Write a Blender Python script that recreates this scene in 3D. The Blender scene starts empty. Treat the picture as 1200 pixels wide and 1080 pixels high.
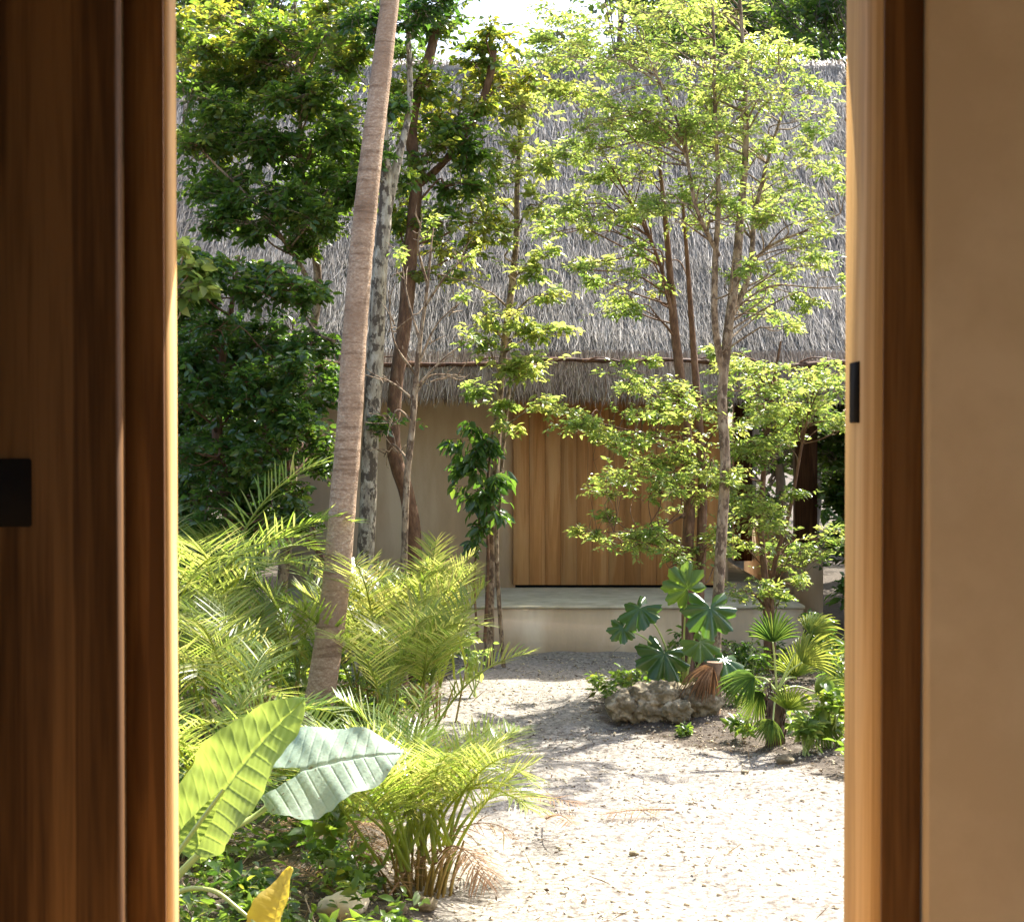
import bpy, math, random
import numpy as np
from mathutils import Vector

# ------------------------------------------------------------------ camera, sky, sun
scene = bpy.context.scene
COL = scene.collection
CAM_H = 1.8
F = 1900.0                      # focal length in photo pixels (1200 wide)
PITCH = math.radians(0.9)
cd = bpy.data.cameras.new("camera"); cam = bpy.data.objects.new("camera", cd); COL.objects.link(cam)
cam.location = (0, 0, CAM_H); cam.rotation_euler = (math.radians(90) - PITCH, 0, 0)
cd.sensor_width = 36; cd.lens = 36 * F / 1200; cd.clip_start = 0.05; cd.clip_end = 500
cd.dof.use_dof = True; cd.dof.focus_distance = 11.5; cd.dof.aperture_fstop = 13.0
scene.camera = cam

SUN = np.array([0.50, 0.62, 0.95]); SUN /= np.linalg.norm(SUN)
EL = math.asin(SUN[2]); AZ = math.atan2(SUN[0], SUN[1])
w = bpy.data.worlds.new("World"); scene.world = w; w.use_nodes = True
nt = w.node_tree; bg = nt.nodes["Background"]
sk = nt.nodes.new("ShaderNodeTexSky"); sk.sky_type = 'NISHITA'; sk.sun_disc = False
sk.sun_elevation = EL; sk.sun_rotation = AZ; sk.dust_density = 3.0; sk.air_density = .8; sk.ozone_density = .4
nt.links.new(sk.outputs[0], bg.inputs[0]); bg.inputs[1].default_value = 0.15
sd = bpy.data.lights.new("sun", 'SUN'); sd.energy = 4.4; sd.angle = math.radians(0.5); sd.color = (1.0, 0.95, 0.86)
so = bpy.data.objects.new("sun", sd); COL.objects.link(so)
so.rotation_euler = Vector(SUN).to_track_quat('Z', 'Y').to_euler(); so.location = (8, 12, 20)
scene.view_settings.view_transform = 'Standard'; scene.view_settings.look = 'None'
scene.view_settings.gamma = 1; scene.view_settings.exposure = 1.7
cy = scene.cycles
cy.max_bounces = 10; cy.diffuse_bounces = 6; cy.transmission_bounces = 6; cy.transparent_max_bounces = 4
cy.sample_clamp_indirect = 6

rng = np.random.default_rng(7); random.seed(7)

# ------------------------------------------------------------------ helpers
def P(px, py, Y):
    """point at depth Y seen at photo position (px, py): used to measure the place off the photo"""
    u = (px - 600) / F; v = (540 - py) / F
    d = np.array([u, math.cos(PITCH) + v * math.sin(PITCH), -math.sin(PITCH) + v * math.cos(PITCH)])
    return np.array([0, 0, CAM_H]) + d * (Y / d[1])

def nrm(a):
    return a / np.maximum(np.linalg.norm(a, axis=-1, keepdims=True), 1e-9)

class MB:
    def __init__(s): s.v = []; s.f3 = []; s.f4 = []; s.r3 = []; s.r4 = []; s.n = 0
    def add(s, v, f, rnd=0.5):
        v = np.asarray(v, float).reshape(-1, 3); f = np.asarray(f, int)
        r = np.broadcast_to(np.asarray(rnd, float), (len(f),))
        if f.shape[1] == 3: s.f3.append(f + s.n); s.r3.append(r)
        else: s.f4.append(f + s.n); s.r4.append(r)
        s.v.append(v); s.n += len(v)
    def build(s, name, m, parent=None, smooth=False):
        v = np.concatenate(s.v)
        f3 = np.concatenate(s.f3) if s.f3 else np.zeros((0, 3), int)
        f4 = np.concatenate(s.f4) if s.f4 else np.zeros((0, 4), int)
        r = np.concatenate([*s.r3, *s.r4])
        if parent is not None: v = v - ORG[parent.name]
        me = bpy.data.meshes.new(name)
        nl = f3.size + f4.size; nf = len(f3) + len(f4)
        me.vertices.add(len(v)); me.vertices.foreach_set("co", v.astype(np.float32).ravel())
        me.loops.add(nl); me.loops.foreach_set("vertex_index", np.concatenate([f3.ravel(), f4.ravel()]).astype(np.int32))
        me.polygons.add(nf)
        ls = np.concatenate([np.arange(len(f3)) * 3, f3.size + np.arange(len(f4)) * 4])
        me.polygons.foreach_set("loop_start", ls.astype(np.int32))
        if smooth: me.polygons.foreach_set("use_smooth", np.ones(nf, bool))
        me.update(calc_edges=True)
        a = me.attributes.new("rnd", 'FLOAT', 'FACE'); a.data.foreach_set("value", r.astype(np.float32))
        me.materials.append(m)
        o = bpy.data.objects.new(name, me); COL.objects.link(o)
        if parent is not None: o.parent = parent
        return o

ORG = {}
def thing(name, loc, label, cat, group=None):
    o = bpy.data.objects.new(name, None); COL.objects.link(o); o.location = tuple(loc)
    o.empty_display_size = 0.2
    ORG[o.name] = np.array(loc, float); o['label'] = label; o['category'] = cat
    if group: o['group'] = group
    return o
def sub(o, parent):                                        # org for sub-parts
    ORG[o.name] = ORG[parent.name]; return o
def tag(o, label, cat, group=None, kind=None):
    o['label'] = label; o['category'] = cat
    if group: o['group'] = group
    if kind: o['kind'] = kind
    return o

BOXF = [[0, 3, 2, 1], [4, 5, 6, 7], [0, 1, 5, 4], [1, 2, 6, 5], [2, 3, 7, 6], [3, 0, 4, 7]]
def box(m, x0, x1, y0, y1, z0, z1, rnd=0.5, bev=0.0):
    if bev <= 0:
        m.add([[x0, y0, z0], [x1, y0, z0], [x1, y1, z0], [x0, y1, z0], [x0, y0, z1], [x1, y0, z1], [x1, y1, z1], [x0, y1, z1]], BOXF, rnd); return
    import bmesh
    bm = bmesh.new(); bmesh.ops.create_cube(bm, size=1)
    for v in bm.verts:
        v.co = ((x0 + x1) / 2 + v.co.x * (x1 - x0), (y0 + y1) / 2 + v.co.y * (y1 - y0), (z0 + z1) / 2 + v.co.z * (z1 - z0))
    bmesh.ops.bevel(bm, geom=bm.edges[:], offset=bev, segments=2, affect='EDGES')
    bmesh.ops.triangulate(bm, faces=bm.faces[:])
    m.add([v.co[:] for v in bm.verts], [[v.index for v in f.verts] for f in bm.faces], rnd); bm.free()

def curve(pts, k=8):
    pts = np.asarray(pts, float); n = len(pts)
    if n < 3:
        t = np.linspace(0, 1, k + 1)[:, None]; return pts[0] * (1 - t) + pts[-1] * t
    e = np.vstack([2 * pts[0] - pts[1], pts, 2 * pts[-1] - pts[-2]]); out = []
    for i in range(1, n):
        a, b, c, d = e[i - 1], e[i], e[i + 1], e[i + 2]
        for t in np.linspace(0, 1, k, endpoint=False):
            out.append(.5 * ((2 * b) + (c - a) * t + (2 * a - 5 * b + 4 * c - d) * t * t + (3 * b - a - 3 * c + d) * t ** 3))
    out.append(pts[-1]); return np.array(out)

def tube(m, pts, rad, k=6, sides=8, rough=0.0, rnd=0.5, raw=False):
    c = np.asarray(pts, float) if raw else curve(pts, k)
    n = len(c); rad = np.interp(np.linspace(0, 1, n), np.linspace(0, 1, len(np.atleast_1d(rad))), np.atleast_1d(rad))
    T = nrm(np.gradient(c, axis=0)); ref = np.array([0.3, 1, 0.1]) if abs(T[:, 1].mean()) < .8 else np.array([1, 0, 0.1])
    A = nrm(np.cross(T, ref)); B = np.cross(T, A)
    an = np.linspace(0, 2 * np.pi, sides, endpoint=False)
    R = rad[:, None] * (1 + rough * rng.normal(size=(n, sides)))
    v = c[:, None] + R[..., None] * (np.cos(an)[None, :, None] * A[:, None] + np.sin(an)[None, :, None] * B[:, None])
    i = np.arange(n - 1)[:, None] * sides; j = np.arange(sides)[None]; j2 = (j + 1) % sides
    f = np.stack([i + j, i + j2, i + sides + j2, i + sides + j], -1).reshape(-1, 4)
    m.add(v.reshape(-1, 3), f, rnd)
    m.add(np.vstack([v[-1], c[-1:]]), [[a, (a + 1) % sides, sides] for a in range(sides)], rnd)
    m.add(np.vstack([v[0], c[:1]]), [[(a + 1) % sides, a, sides] for a in range(sides)], rnd)

def many_tubes(m, C, r0, r1):
    """C (K, n, 3) curves -> three-sided twigs"""
    K, n, _ = C.shape
    if K == 0: return
    T = nrm(np.gradient(C, axis=1)); A = nrm(np.cross(T, np.array([.31, .2, .93]))); B = np.cross(T, A)
    r = (np.linspace(1, 0, n)[None, :, None] * (np.asarray(r0) - r1).reshape(-1, 1, 1) + r1)
    ring = np.stack([C + r * (math.cos(a) * A + math.sin(a) * B) for a in (0, 2.094, 4.189)], 2)   # K,n,3,3
    base = (np.arange(K) * n * 3)[:, None, None] + (np.arange(n - 1) * 3)[None, :, None]
    j = np.arange(3)[None, None]; j2 = (j + 1) % 3
    f = np.stack([base + j, base + j2, base + 3 + j2, base + 3 + j], -1).reshape(-1, 4)
    m.add(ring.reshape(-1, 3), f)

def leaves(m, p, D, N, L, W, rnd, round_=False, fold=0.16):
    """leaf blades folded along the midrib"""
    D = nrm(D); S = nrm(np.cross(D, N)); N = np.cross(S, D)
    n = len(p); L = np.broadcast_to(L, (n,))[:, None]; W = np.broadcast_to(W, (n,))[:, None]
    if round_:
        v = np.stack([p, p + .28 * L * D + .42 * W * S + fold * W * N, p + .65 * L * D + .40 * W * S + fold * W * N,
                      p + L * D - .10 * L * N, p + .65 * L * D - .40 * W * S + fold * W * N, p + .28 * L * D - .42 * W * S + fold * W * N,
                      p + .5 * L * D], 1)
        f = np.array([[0, 1, 6], [1, 2, 6], [2, 3, 6], [3, 4, 6], [4, 5, 6], [5, 0, 6]])
        F_ = (np.arange(n) * 7)[:, None, None] + f[None]; r = np.repeat(rnd, 6)
    else:
        v = np.stack([p, p + .42 * L * D + .5 * W * S + fold * W * N, p + L * D - .08 * L * N, p + .42 * L * D - .5 * W * S + fold * W * N], 1)
        f = np.array([[0, 1, 2], [0, 2, 3]]); F_ = (np.arange(n) * 4)[:, None, None] + f[None]; r = np.repeat(rnd, 2)
    m.add(v.reshape(-1, 3), F_.reshape(-1, 3), r)

def spray(ml, mt, c, R, n, start, L, W, per=12, flat=.5, tilt=.45, round_=False, droop=.15, rbias=0.0, twr=.004):
    """one clump of twigs with leaves on them"""
    K = max(3, int(n / per)); c = np.asarray(c); R = np.asarray(R)
    u = nrm(rng.normal(size=(K, 3))) * (rng.random((K, 1)) ** .45)
    E = c + R * u * np.where(rng.random((K, 1)) < .18, rng.uniform(1.1, 1.7, (K, 1)), 1)
    S0 = c + (start - c) * (rng.random((K, 1)) * .35) + R * rng.normal(size=(K, 3)) * .13
    far = (E - S0); M_ = (S0 + E) / 2 + np.array([0, 0, 1]) * np.linalg.norm(far, axis=1, keepdims=True) * rng.uniform(-.05, .25, (K, 1))
    t = np.linspace(0, 1, 5)[None, :, None]
    C = (1 - t) ** 2 * S0[:, None] + 2 * t * (1 - t) * M_[:, None] + t * t * E[:, None]
    if mt is not None: many_tubes(mt, C, np.full(K, twr), twr * .3)
    t = (np.linspace(.22, 1, per)[None, :] + rng.uniform(-.03, .03, (K, per)))[..., None]
    p = (1 - t) ** 2 * S0[:, None] + 2 * t * (1 - t) * M_[:, None] + t * t * E[:, None]
    T = nrm(2 * (1 - t) * (M_ - S0)[:, None] + 2 * t * (E - M_)[:, None])
    side = nrm(np.cross(T, np.array([0, 0, 1.0])) + 1e-6) * np.where(np.arange(per) % 2, 1, -1)[None, :, None]
    D = .6 * T + .85 * side + rng.normal(size=p.shape) * .3 + np.array([0, 0, -droop])
    N = np.array([0, 0, 1.0]) + rng.normal(size=p.shape) * tilt + flat * rng.normal(size=(K, 1, 3)) * .4
    p = p + rng.normal(size=p.shape) * .012
    q = K * per; sc = rng.uniform(.45, 1.3, q)
    rr = np.clip(np.repeat(rng.random(K), per) * .6 + rng.random(q) * .4 + rbias, 0, 1)
    leaves(ml, p.reshape(-1, 3), D.reshape(-1, 3), N.reshape(-1, 3), L * sc, W * sc, rr, round_)

# ------------------------------------------------------------------ materials
def mat(name):
    m = bpy.data.materials.new(name); m.use_nodes = True
    return m, m.node_tree, m.node_tree.nodes, m.node_tree.links, m.node_tree.nodes["Principled BSDF"]
def ramp(nodes, stops):
    r = nodes.new("ShaderNodeValToRGB")
    e = r.color_ramp.elements
    while len(e) < len(stops): e.new(.5)
    for k, (p, c) in enumerate(stops): e[k].position = p; e[k].color = (*c, 1)
    return r
def leafmat(name, stops, trans, tf=.42, rough=.42, spec=.5):
    m, t, n, l, b = mat(name)
    a = n.new("ShaderNodeAttribute"); a.attribute_name = "rnd"
    r = ramp(n, stops); l.new(a.outputs["Fac"], r.inputs[0])
    tr = ramp(n, trans); l.new(a.outputs["Fac"], tr.inputs[0])
    l.new(r.outputs[0], b.inputs["Base Color"]); b.inputs["Roughness"].default_value = rough
    b.inputs["Specular IOR Level"].default_value = spec
    x = n.new("ShaderNodeBsdfTranslucent"); l.new(tr.outputs[0], x.inputs[0])
    mx = n.new("ShaderNodeMixShader"); mx.inputs[0].default_value = tf
    l.new(b.outputs[0], mx.inputs[1]); l.new(x.outputs[0], mx.inputs[2])
    l.new(mx.outputs[0], n["Material Output"].inputs[0]); return m
M = {}
M['dark'] = leafmat("dark_leaves", [(0, (.03, .075, .02)), (.6, (.055, .11, .03)), (1, (.10, .15, .04))],
                    [(0, (.12, .28, .03)), (.7, (.24, .42, .04)), (1, (.42, .52, .05))], .40, .24, .8)
M['mid'] = leafmat("green_leaves", [(0, (.04, .09, .02)), (.6, (.07, .13, .03)), (1, (.12, .16, .04))],
                   [(0, (.18, .34, .03)), (.7, (.32, .46, .05)), (1, (.66, .62, .06))], .48, .30)
M['lime'] = leafmat("light_green_leaves", [(0, (.06, .12, .03)), (.5, (.10, .17, .05)), (1, (.17, .20, .06))],
                    [(0, (.34, .54, .08)), (.6, (.58, .70, .14)), (1, (.78, .78, .16))], .52, .30)
M['far'] = leafmat("distant_leaves", [(0, (.03, .07, .02)), (.6, (.06, .11, .03)), (1, (.11, .15, .05))],
                   [(0, (.12, .26, .04)), (.7, (.26, .38, .06)), (1, (.42, .46, .08))], .42, .45)
M['palm'] = leafmat("palm_leaflets", [(0, (.06, .12, .02)), (.5, (.12, .18, .03)), (1, (.22, .22, .04))],
                    [(0, (.42, .60, .06)), (.6, (.70, .72, .17)), (1, (.84, .74, .22))], .48, .30)
M['fan'] = leafmat("fan_palm_leaf", [(0, (.03, .08, .02)), (1, (.10, .17, .04))], [(0, (.2, .36, .05)), (1, (.6, .62, .1))], .4, .4)
M['dry'] = leafmat("dry_palm_leaf", [(0, (.22, .12, .06)), (1, (.36, .22, .11))], [(0, (.3, .15, .06)), (1, (.5, .28, .12))], .3, .7)
M['straw'] = leafmat("straw", [(0, (.16, .11, .06)), (.6, (.36, .28, .17)), (1, (.52, .45, .32))], [(0, (.2, .13, .06)), (1, (.5, .4, .2))], .25, .7)
M['litter'] = leafmat("leaf_litter", [(0, (.05, .035, .02)), (.5, (.16, .11, .07)), (.8, (.32, .24, .16)), (1, (.10, .12, .04))],
                      [(0, (.1, .06, .03)), (1, (.3, .2, .1))], .15, .8)

def bark(name, c0, c1, c2, ring=0, sc=18, patch=None, strength=.6, blotch=None, zs=.35, psc=9):
    m, t, n, l, b = mat(name)
    tc = n.new("ShaderNodeTexCoord"); mp = n.new("ShaderNodeMapping"); mp.inputs['Scale'].default_value = (1, 1, zs)
    l.new(tc.outputs['Object'], mp.inputs[0])
    no = n.new("ShaderNodeTexNoise"); no.inputs['Scale'].default_value = sc; no.inputs['Detail'].default_value = 6; no.inputs['Roughness'].default_value = .65
    l.new(mp.outputs[0], no.inputs[0])
    r = ramp(n, [(.3, c0), (.52, c1), (.72, c2)]); l.new(no.outputs[0], r.inputs[0]); out = r.outputs[0]
    h = no.outputs[0]
    if ring:
        wv = n.new("ShaderNodeTexWave"); wv.bands_direction = 'Z'; wv.inputs['Scale'].default_value = ring
        wv.inputs['Distortion'].default_value = 5; wv.inputs['Detail'].default_value = 3; wv.inputs['Detail Scale'].default_value = 1.5
        l.new(tc.outputs['Object'], wv.inputs[0])
        rr = ramp(n, [(0, (.5, .42, .36)), (.18, (1, 1, 1)), (.9, (1, 1, 1)), (1, (1.0, 1.0, 1.0))]); l.new(wv.outputs[0], rr.inputs[0])
        mx = n.new("ShaderNodeMixRGB"); mx.blend_type = 'MULTIPLY'; mx.inputs[0].default_value = .45
        l.new(out, mx.inputs[1]); l.new(rr.outputs[0], mx.inputs[2]); out = mx.outputs[0]
        ad = n.new("ShaderNodeMath"); ad.operation = 'ADD'; l.new(no.outputs[0], ad.inputs[0]); l.new(wv.outputs[0], ad.inputs[1]); h = ad.outputs[0]
    if patch:
        n2 = n.new("ShaderNodeTexNoise"); n2.inputs['Scale'].default_value = psc; n2.inputs['Detail'].default_value = 6; n2.inputs['Roughness'].default_value = .65
        mp2 = n.new("ShaderNodeMapping"); mp2.inputs['Scale'].default_value = (1, 1, .6); mp2.inputs['Location'].default_value = (3, 5, 1)
        l.new(tc.outputs['Object'], mp2.inputs[0]); l.new(mp2.outputs[0], n2.inputs[0])
        r2 = ramp(n, [(.50, (0, 0, 0)), (.55, (1, 1, 1))]); l.new(n2.outputs[0], r2.inputs[0])
        mx = n.new("ShaderNodeMixRGB"); l.new(r2.outputs[0], mx.inputs[0]); l.new(out, mx.inputs[1]); mx.inputs[2].default_value = (*patch, 1); out = mx.outputs[0]
    if blotch:                                             # broad rusty zones and faint leaf-scar lines
        n3 = n.new("ShaderNodeTexNoise"); n3.inputs['Scale'].default_value = 3.5; n3.inputs['Detail'].default_value = 5; l.new(tc.outputs['Object'], n3.inputs[0])
        r3 = ramp(n, [(.42, (0, 0, 0)), (.62, (.75, .75, .75))]); l.new(n3.outputs[0], r3.inputs[0])
        mx = n.new("ShaderNodeMixRGB"); l.new(r3.outputs[0], mx.inputs[0]); l.new(out, mx.inputs[1]); mx.inputs[2].default_value = (*blotch, 1); out = mx.outputs[0]
        m4 = n.new("ShaderNodeMapping"); m4.inputs['Scale'].default_value = (2.5, 2.5, 22); l.new(tc.outputs['Object'], m4.inputs[0])
        n4 = n.new("ShaderNodeTexNoise"); n4.inputs['Scale'].default_value = 1.2; n4.inputs['Detail'].default_value = 4; l.new(m4.outputs[0], n4.inputs[0])
        r4 = ramp(n, [(.36, (.55, .5, .45)), (.46, (1, 1, 1)), (.62, (1, 1, 1)), (.72, (1.25, 1.25, 1.25))]); l.new(n4.outputs[0], r4.inputs[0])
        mx = n.new("ShaderNodeMixRGB"); mx.blend_type = 'MULTIPLY'; mx.inputs[0].default_value = .8; l.new(out, mx.inputs[1]); l.new(r4.outputs[0], mx.inputs[2]); out = mx.outputs[0]
    l.new(out, b.inputs['Base Color']); b.inputs['Roughness'].default_value = .85
    bp = n.new("ShaderNodeBump"); bp.inputs['Strength'].default_value = strength; bp.inputs['Distance'].default_value = .012
    l.new(h, bp.inputs['Height']); l.new(bp.outputs[0], b.inputs['Normal']); return m
M['bark_big'] = bark("ringed_pale_bark", (.32, .19, .11), (.50, .335, .21), (.70, .54, .39), ring=0, sc=48, strength=1, blotch=(.31, .19, .11), zs=1.7)
M['bark_mott'] = bark("mottled_lichen_bark", (.12, .09, .06), (.42, .36, .26), (.60, .55, .44), sc=30, patch=(.10, .075, .05), psc=20, strength=1)
M['bark_brown'] = bark("brown_bark", (.07, .035, .018), (.17, .085, .042), (.30, .18, .10), sc=32, strength=1)
M['bark_pale'] = bark("pale_thin_bark", (.17, .11, .06), (.34, .24, .145), (.52, .42, .29), sc=34, patch=(.13, .08, .045), psc=26, strength=1)
M['bark_far'] = bark("grey_bark", (.10, .08, .06), (.20, .16, .12), (.32, .28, .22), sc=10)
M['stem'] = bark("palm_stem", (.10, .07, .02), (.26, .18, .045), (.42, .34, .09), ring=0, sc=9, strength=.2)
M['fibre'] = bark("fibrous_palm_stem", (.04, .025, .015), (.10, .06, .035), (.20, .12, .07), sc=30, strength=1)
M['stump'] = bark("weathered_stump_bark", (.12, .07, .04), (.26, .16, .09), (.42, .30, .18), sc=24, strength=1)

def wood(name, c0, c1, c2, scale=1.0, rough=.5, boards=False, vert=True):
    m, t, n, l, b = mat(name)
    tc = n.new("ShaderNodeTexCoord"); mp = n.new("ShaderNodeMapping")
    mp.inputs['Scale'].default_value = (9 * scale, 9 * scale, .55 * scale)
    at = n.new("ShaderNodeAttribute"); at.attribute_name = "rnd"
    cmb = n.new("ShaderNodeCombineXYZ"); mu = n.new("ShaderNodeMath"); mu.operation = 'MULTIPLY'; mu.inputs[1].default_value = 37.0
    l.new(at.outputs['Fac'], mu.inputs[0]); l.new(mu.outputs[0], cmb.inputs[0]); l.new(mu.outputs[0], cmb.inputs[2])
    l.new(tc.outputs['Object'], mp.inputs[0]); l.new(cmb.outputs[0], mp.inputs['Location'])
    n1 = n.new("ShaderNodeTexNoise"); n1.inputs['Scale'].default_value = 1.3; n1.inputs['Detail'].default_value = 3; n1.inputs['Distortion'].default_value = 1.0
    l.new(mp.outputs[0], n1.inputs[0])
    # growth bands: a second noise squeezed across the grain
    wv = n.new("ShaderNodeMath"); wv.operation = 'MULTIPLY'; wv.inputs[1].default_value = 34.0; l.new(n1.outputs[0], wv.inputs[0])
    sn = n.new("ShaderNodeMath"); sn.operation = 'SINE'; l.new(wv.outputs[0], sn.inputs[0])
    fine = n.new("ShaderNodeTexNoise"); fine.inputs['Scale'].default_value = 14; fine.inputs['Detail'].default_value = 4
    mpf = n.new("ShaderNodeMapping"); mpf.inputs['Scale'].default_value = (14, 14, .5); l.new(tc.outputs['Object'], mpf.inputs[0]); l.new(mpf.outputs[0], fine.inputs[0])
    s1 = n.new("ShaderNodeMath"); s1.operation = 'MULTIPLY_ADD'; s1.inputs[1].default_value = .10; l.new(sn.outputs[0], s1.inputs[0]); l.new(n1.outputs[0], s1.inputs[2])
    s2 = n.new("ShaderNodeMath"); s2.operation = 'MULTIPLY_ADD'; s2.inputs[1].default_value = .35; l.new(fine.outputs[0], s2.inputs[0]); l.new(s1.outputs[0], s2.inputs[2])
    r = ramp(n, [(.48, c0), (.66, c1), (.88, c2)]); l.new(s2.outputs[0], r.inputs[0]); out = r.outputs[0]
    if boards:
        hs = n.new("ShaderNodeHueSaturation"); mr = n.new("ShaderNodeMapRange"); mr.inputs[3].default_value = .80; mr.inputs[4].default_value = 1.18
        l.new(at.outputs['Fac'], mr.inputs[0]); l.new(mr.outputs[0], hs.inputs['Value']); l.new(out, hs.inputs['Color']); out = hs.outputs[0]
    l.new(out, b.inputs['Base Color']); b.inputs['Roughness'].default_value = rough; b.inputs['Specular IOR Level'].default_value = .25
    bp = n.new("ShaderNodeBump"); bp.inputs['Strength'].default_value = .15; bp.inputs['Distance'].default_value = .002
    l.new(fine.outputs[0], bp.inputs['Height']); l.new(bp.outputs[0], b.inputs['Normal']); return m
M['wood_door'] = wood("dark_brown_wood", (.042, .017, .004), (.095, .042, .011), (.16, .078, .024), scale=.7, rough=.8)
M['wood_case'] = wood("mid_brown_wood", (.11, .046, .011), (.19, .085, .022), (.26, .13, .04), scale=.7, rough=.8)
M['wood_jamb'] = wood("light_orange_wood", (.44, .245, .085), (.56, .34, .13), (.66, .43, .19), scale=.7, rough=.8)
M['wood_shut'] = wood("weathered_teak_boards", (.54, .245, .085), (.65, .315, .115), (.73, .40, .17), scale=.6, boards=True, rough=.65)
M['wood_post'] = wood("dark_post_wood", (.05, .022, .012), (.10, .045, .022), (.16, .08, .04))

def plaster(name, c0, c1, sc=2.5, bump=.25, streak=True):
    m, t, n, l, b = mat(name)
    tc = n.new("ShaderNodeTexCoord"); no = n.new("ShaderNodeTexNoise"); no.inputs['Scale'].default_value = sc; no.inputs['Detail'].default_value = 7; no.inputs['Roughness'].default_value = .6
    mp = n.new("ShaderNodeMapping"); mp.inputs['Scale'].default_value = (1, 1, .22 if streak else 1); l.new(tc.outputs['Object'], mp.inputs[0]); l.new(mp.outputs[0], no.inputs[0])
    r = ramp(n, [(.34, tuple(q * .82 for q in c0) if streak else c0), (.48, c0), (.66, c1)]); l.new(no.outputs[0], r.inputs[0]); l.new(r.outputs[0], b.inputs['Base Color'])
    n2 = n.new("ShaderNodeTexNoise"); n2.inputs['Scale'].default_value = 45; n2.inputs['Detail'].default_value = 4; l.new(tc.outputs['Object'], n2.inputs[0])
    bp = n.new("ShaderNodeBump"); bp.inputs['Strength'].default_value = bump; bp.inputs['Distance'].default_value = .006
    l.new(n2.outputs[0], bp.inputs['Height']); l.new(bp.outputs[0], b.inputs['Normal']); b.inputs['Roughness'].default_value = .9
    return m
M['plaster_out'] = plaster("beige_lime_plaster", (.68, .49, .31), (.82, .65, .46))
M['plaster_in'] = plaster("smooth_beige_plaster", (.70, .55, .34), (.78, .63, .41), sc=3.5, bump=.12, streak=False)
M['stone'] = plaster("pale_cement", (.62, .52, .35), (.74, .64, .46), sc=5)
M['rock'] = plaster("porous_limestone", (.17, .135, .075), (.50, .42, .28), sc=13, bump=1.0, streak=False)
m_, t_, n_, l_, b_ = mat("black_metal"); b_.inputs['Base Color'].default_value = (.008, .007, .007, 1); b_.inputs['Roughness'].default_value = .9; b_.inputs['Specular IOR Level'].default_value = .15
M['black'] = m_

# thatch
m, t, n, l, b = mat("grey_palm_thatch")
a = n.new("ShaderNodeAttribute"); a.attribute_name = "rnd"
r = ramp(n, [(0, (.05, .042, .034)), (.35, (.20, .17, .135)), (.75, (.42, .375, .315)), (1, (.66, .60, .52))]); l.new(a.outputs['Fac'], r.inputs[0])
l.new(r.outputs[0], b.inputs['Base Color']); b.inputs['Roughness'].default_value = .7; M['thatch'] = m
m, t, n, l, b = mat("brown_palm_thatch")
a = n.new("ShaderNodeAttribute"); a.attribute_name = "rnd"
r = ramp(n, [(0, (.06, .035, .02)), (.4, (.25, .175, .115)), (.8, (.44, .345, .25)), (1, (.60, .51, .40))]); l.new(a.outputs['Fac'], r.inputs[0])
l.new(r.outputs[0], b.inputs['Base Color']); b.inputs['Roughness'].default_value = .75; M['thatch_edge'] = m

# ground: pale crushed limestone with darker soil in the planting beds
m, t, n, l, b = mat("crushed_limestone_ground")
tc = n.new("ShaderNodeTexCoord")
n1 = n.new("ShaderNodeTexNoise"); n1.inputs['Scale'].default_value = 1.1; n1.inputs['Detail'].default_value = 6; l.new(tc.outputs['Object'], n1.inputs[0])
n2 = n.new("ShaderNodeTexNoise"); n2.inputs['Scale'].default_value = 28; n2.inputs['Detail'].default_value = 6; n2.inputs['Roughness'].default_value = .7; l.new(tc.outputs['Object'], n2.inputs[0])
sa = ramp(n, [(.34, (.11, .09, .07)), (.43, (.19, .165, .135)), (.52, (.30, .27, .225)), (.68, (.42, .38, .325))]); l.new(n2.outputs[0], sa.inputs[0])
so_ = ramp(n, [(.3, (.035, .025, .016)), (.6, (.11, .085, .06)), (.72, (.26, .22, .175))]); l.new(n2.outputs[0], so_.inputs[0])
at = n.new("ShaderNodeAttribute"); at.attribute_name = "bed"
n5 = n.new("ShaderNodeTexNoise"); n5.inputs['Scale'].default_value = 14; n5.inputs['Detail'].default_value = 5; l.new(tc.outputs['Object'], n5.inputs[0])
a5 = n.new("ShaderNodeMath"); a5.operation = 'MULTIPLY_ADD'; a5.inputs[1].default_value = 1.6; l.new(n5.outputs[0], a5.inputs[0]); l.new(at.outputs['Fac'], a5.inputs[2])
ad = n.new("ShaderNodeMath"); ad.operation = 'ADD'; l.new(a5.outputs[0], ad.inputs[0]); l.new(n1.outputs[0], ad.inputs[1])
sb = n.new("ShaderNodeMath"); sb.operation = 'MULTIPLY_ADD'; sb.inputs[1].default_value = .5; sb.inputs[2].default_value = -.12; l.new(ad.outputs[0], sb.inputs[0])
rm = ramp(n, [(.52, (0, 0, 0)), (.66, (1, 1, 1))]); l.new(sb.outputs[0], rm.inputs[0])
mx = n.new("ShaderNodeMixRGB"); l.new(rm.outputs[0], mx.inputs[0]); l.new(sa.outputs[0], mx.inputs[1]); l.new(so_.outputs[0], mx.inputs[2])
l.new(mx.outputs[0], b.inputs['Base Color']); b.inputs['Roughness'].default_value = .95
vo = n.new("ShaderNodeTexVoronoi"); vo.inputs['Scale'].default_value = 60; l.new(tc.outputs['Object'], vo.inputs[0])
hh = n.new("ShaderNodeMath"); hh.operation = 'MULTIPLY_ADD'; hh.inputs[1].default_value = .5; l.new(vo.outputs[0], hh.inputs[0]); l.new(n2.outputs[0], hh.inputs[2])
bp = n.new("ShaderNodeBump"); bp.inputs['Strength'].default_value = .7; bp.inputs['Distance'].default_value = .012
l.new(hh.outputs[0], bp.inputs['Height']); l.new(bp.outputs[0], b.inputs['Normal']); M['ground'] = m

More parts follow.
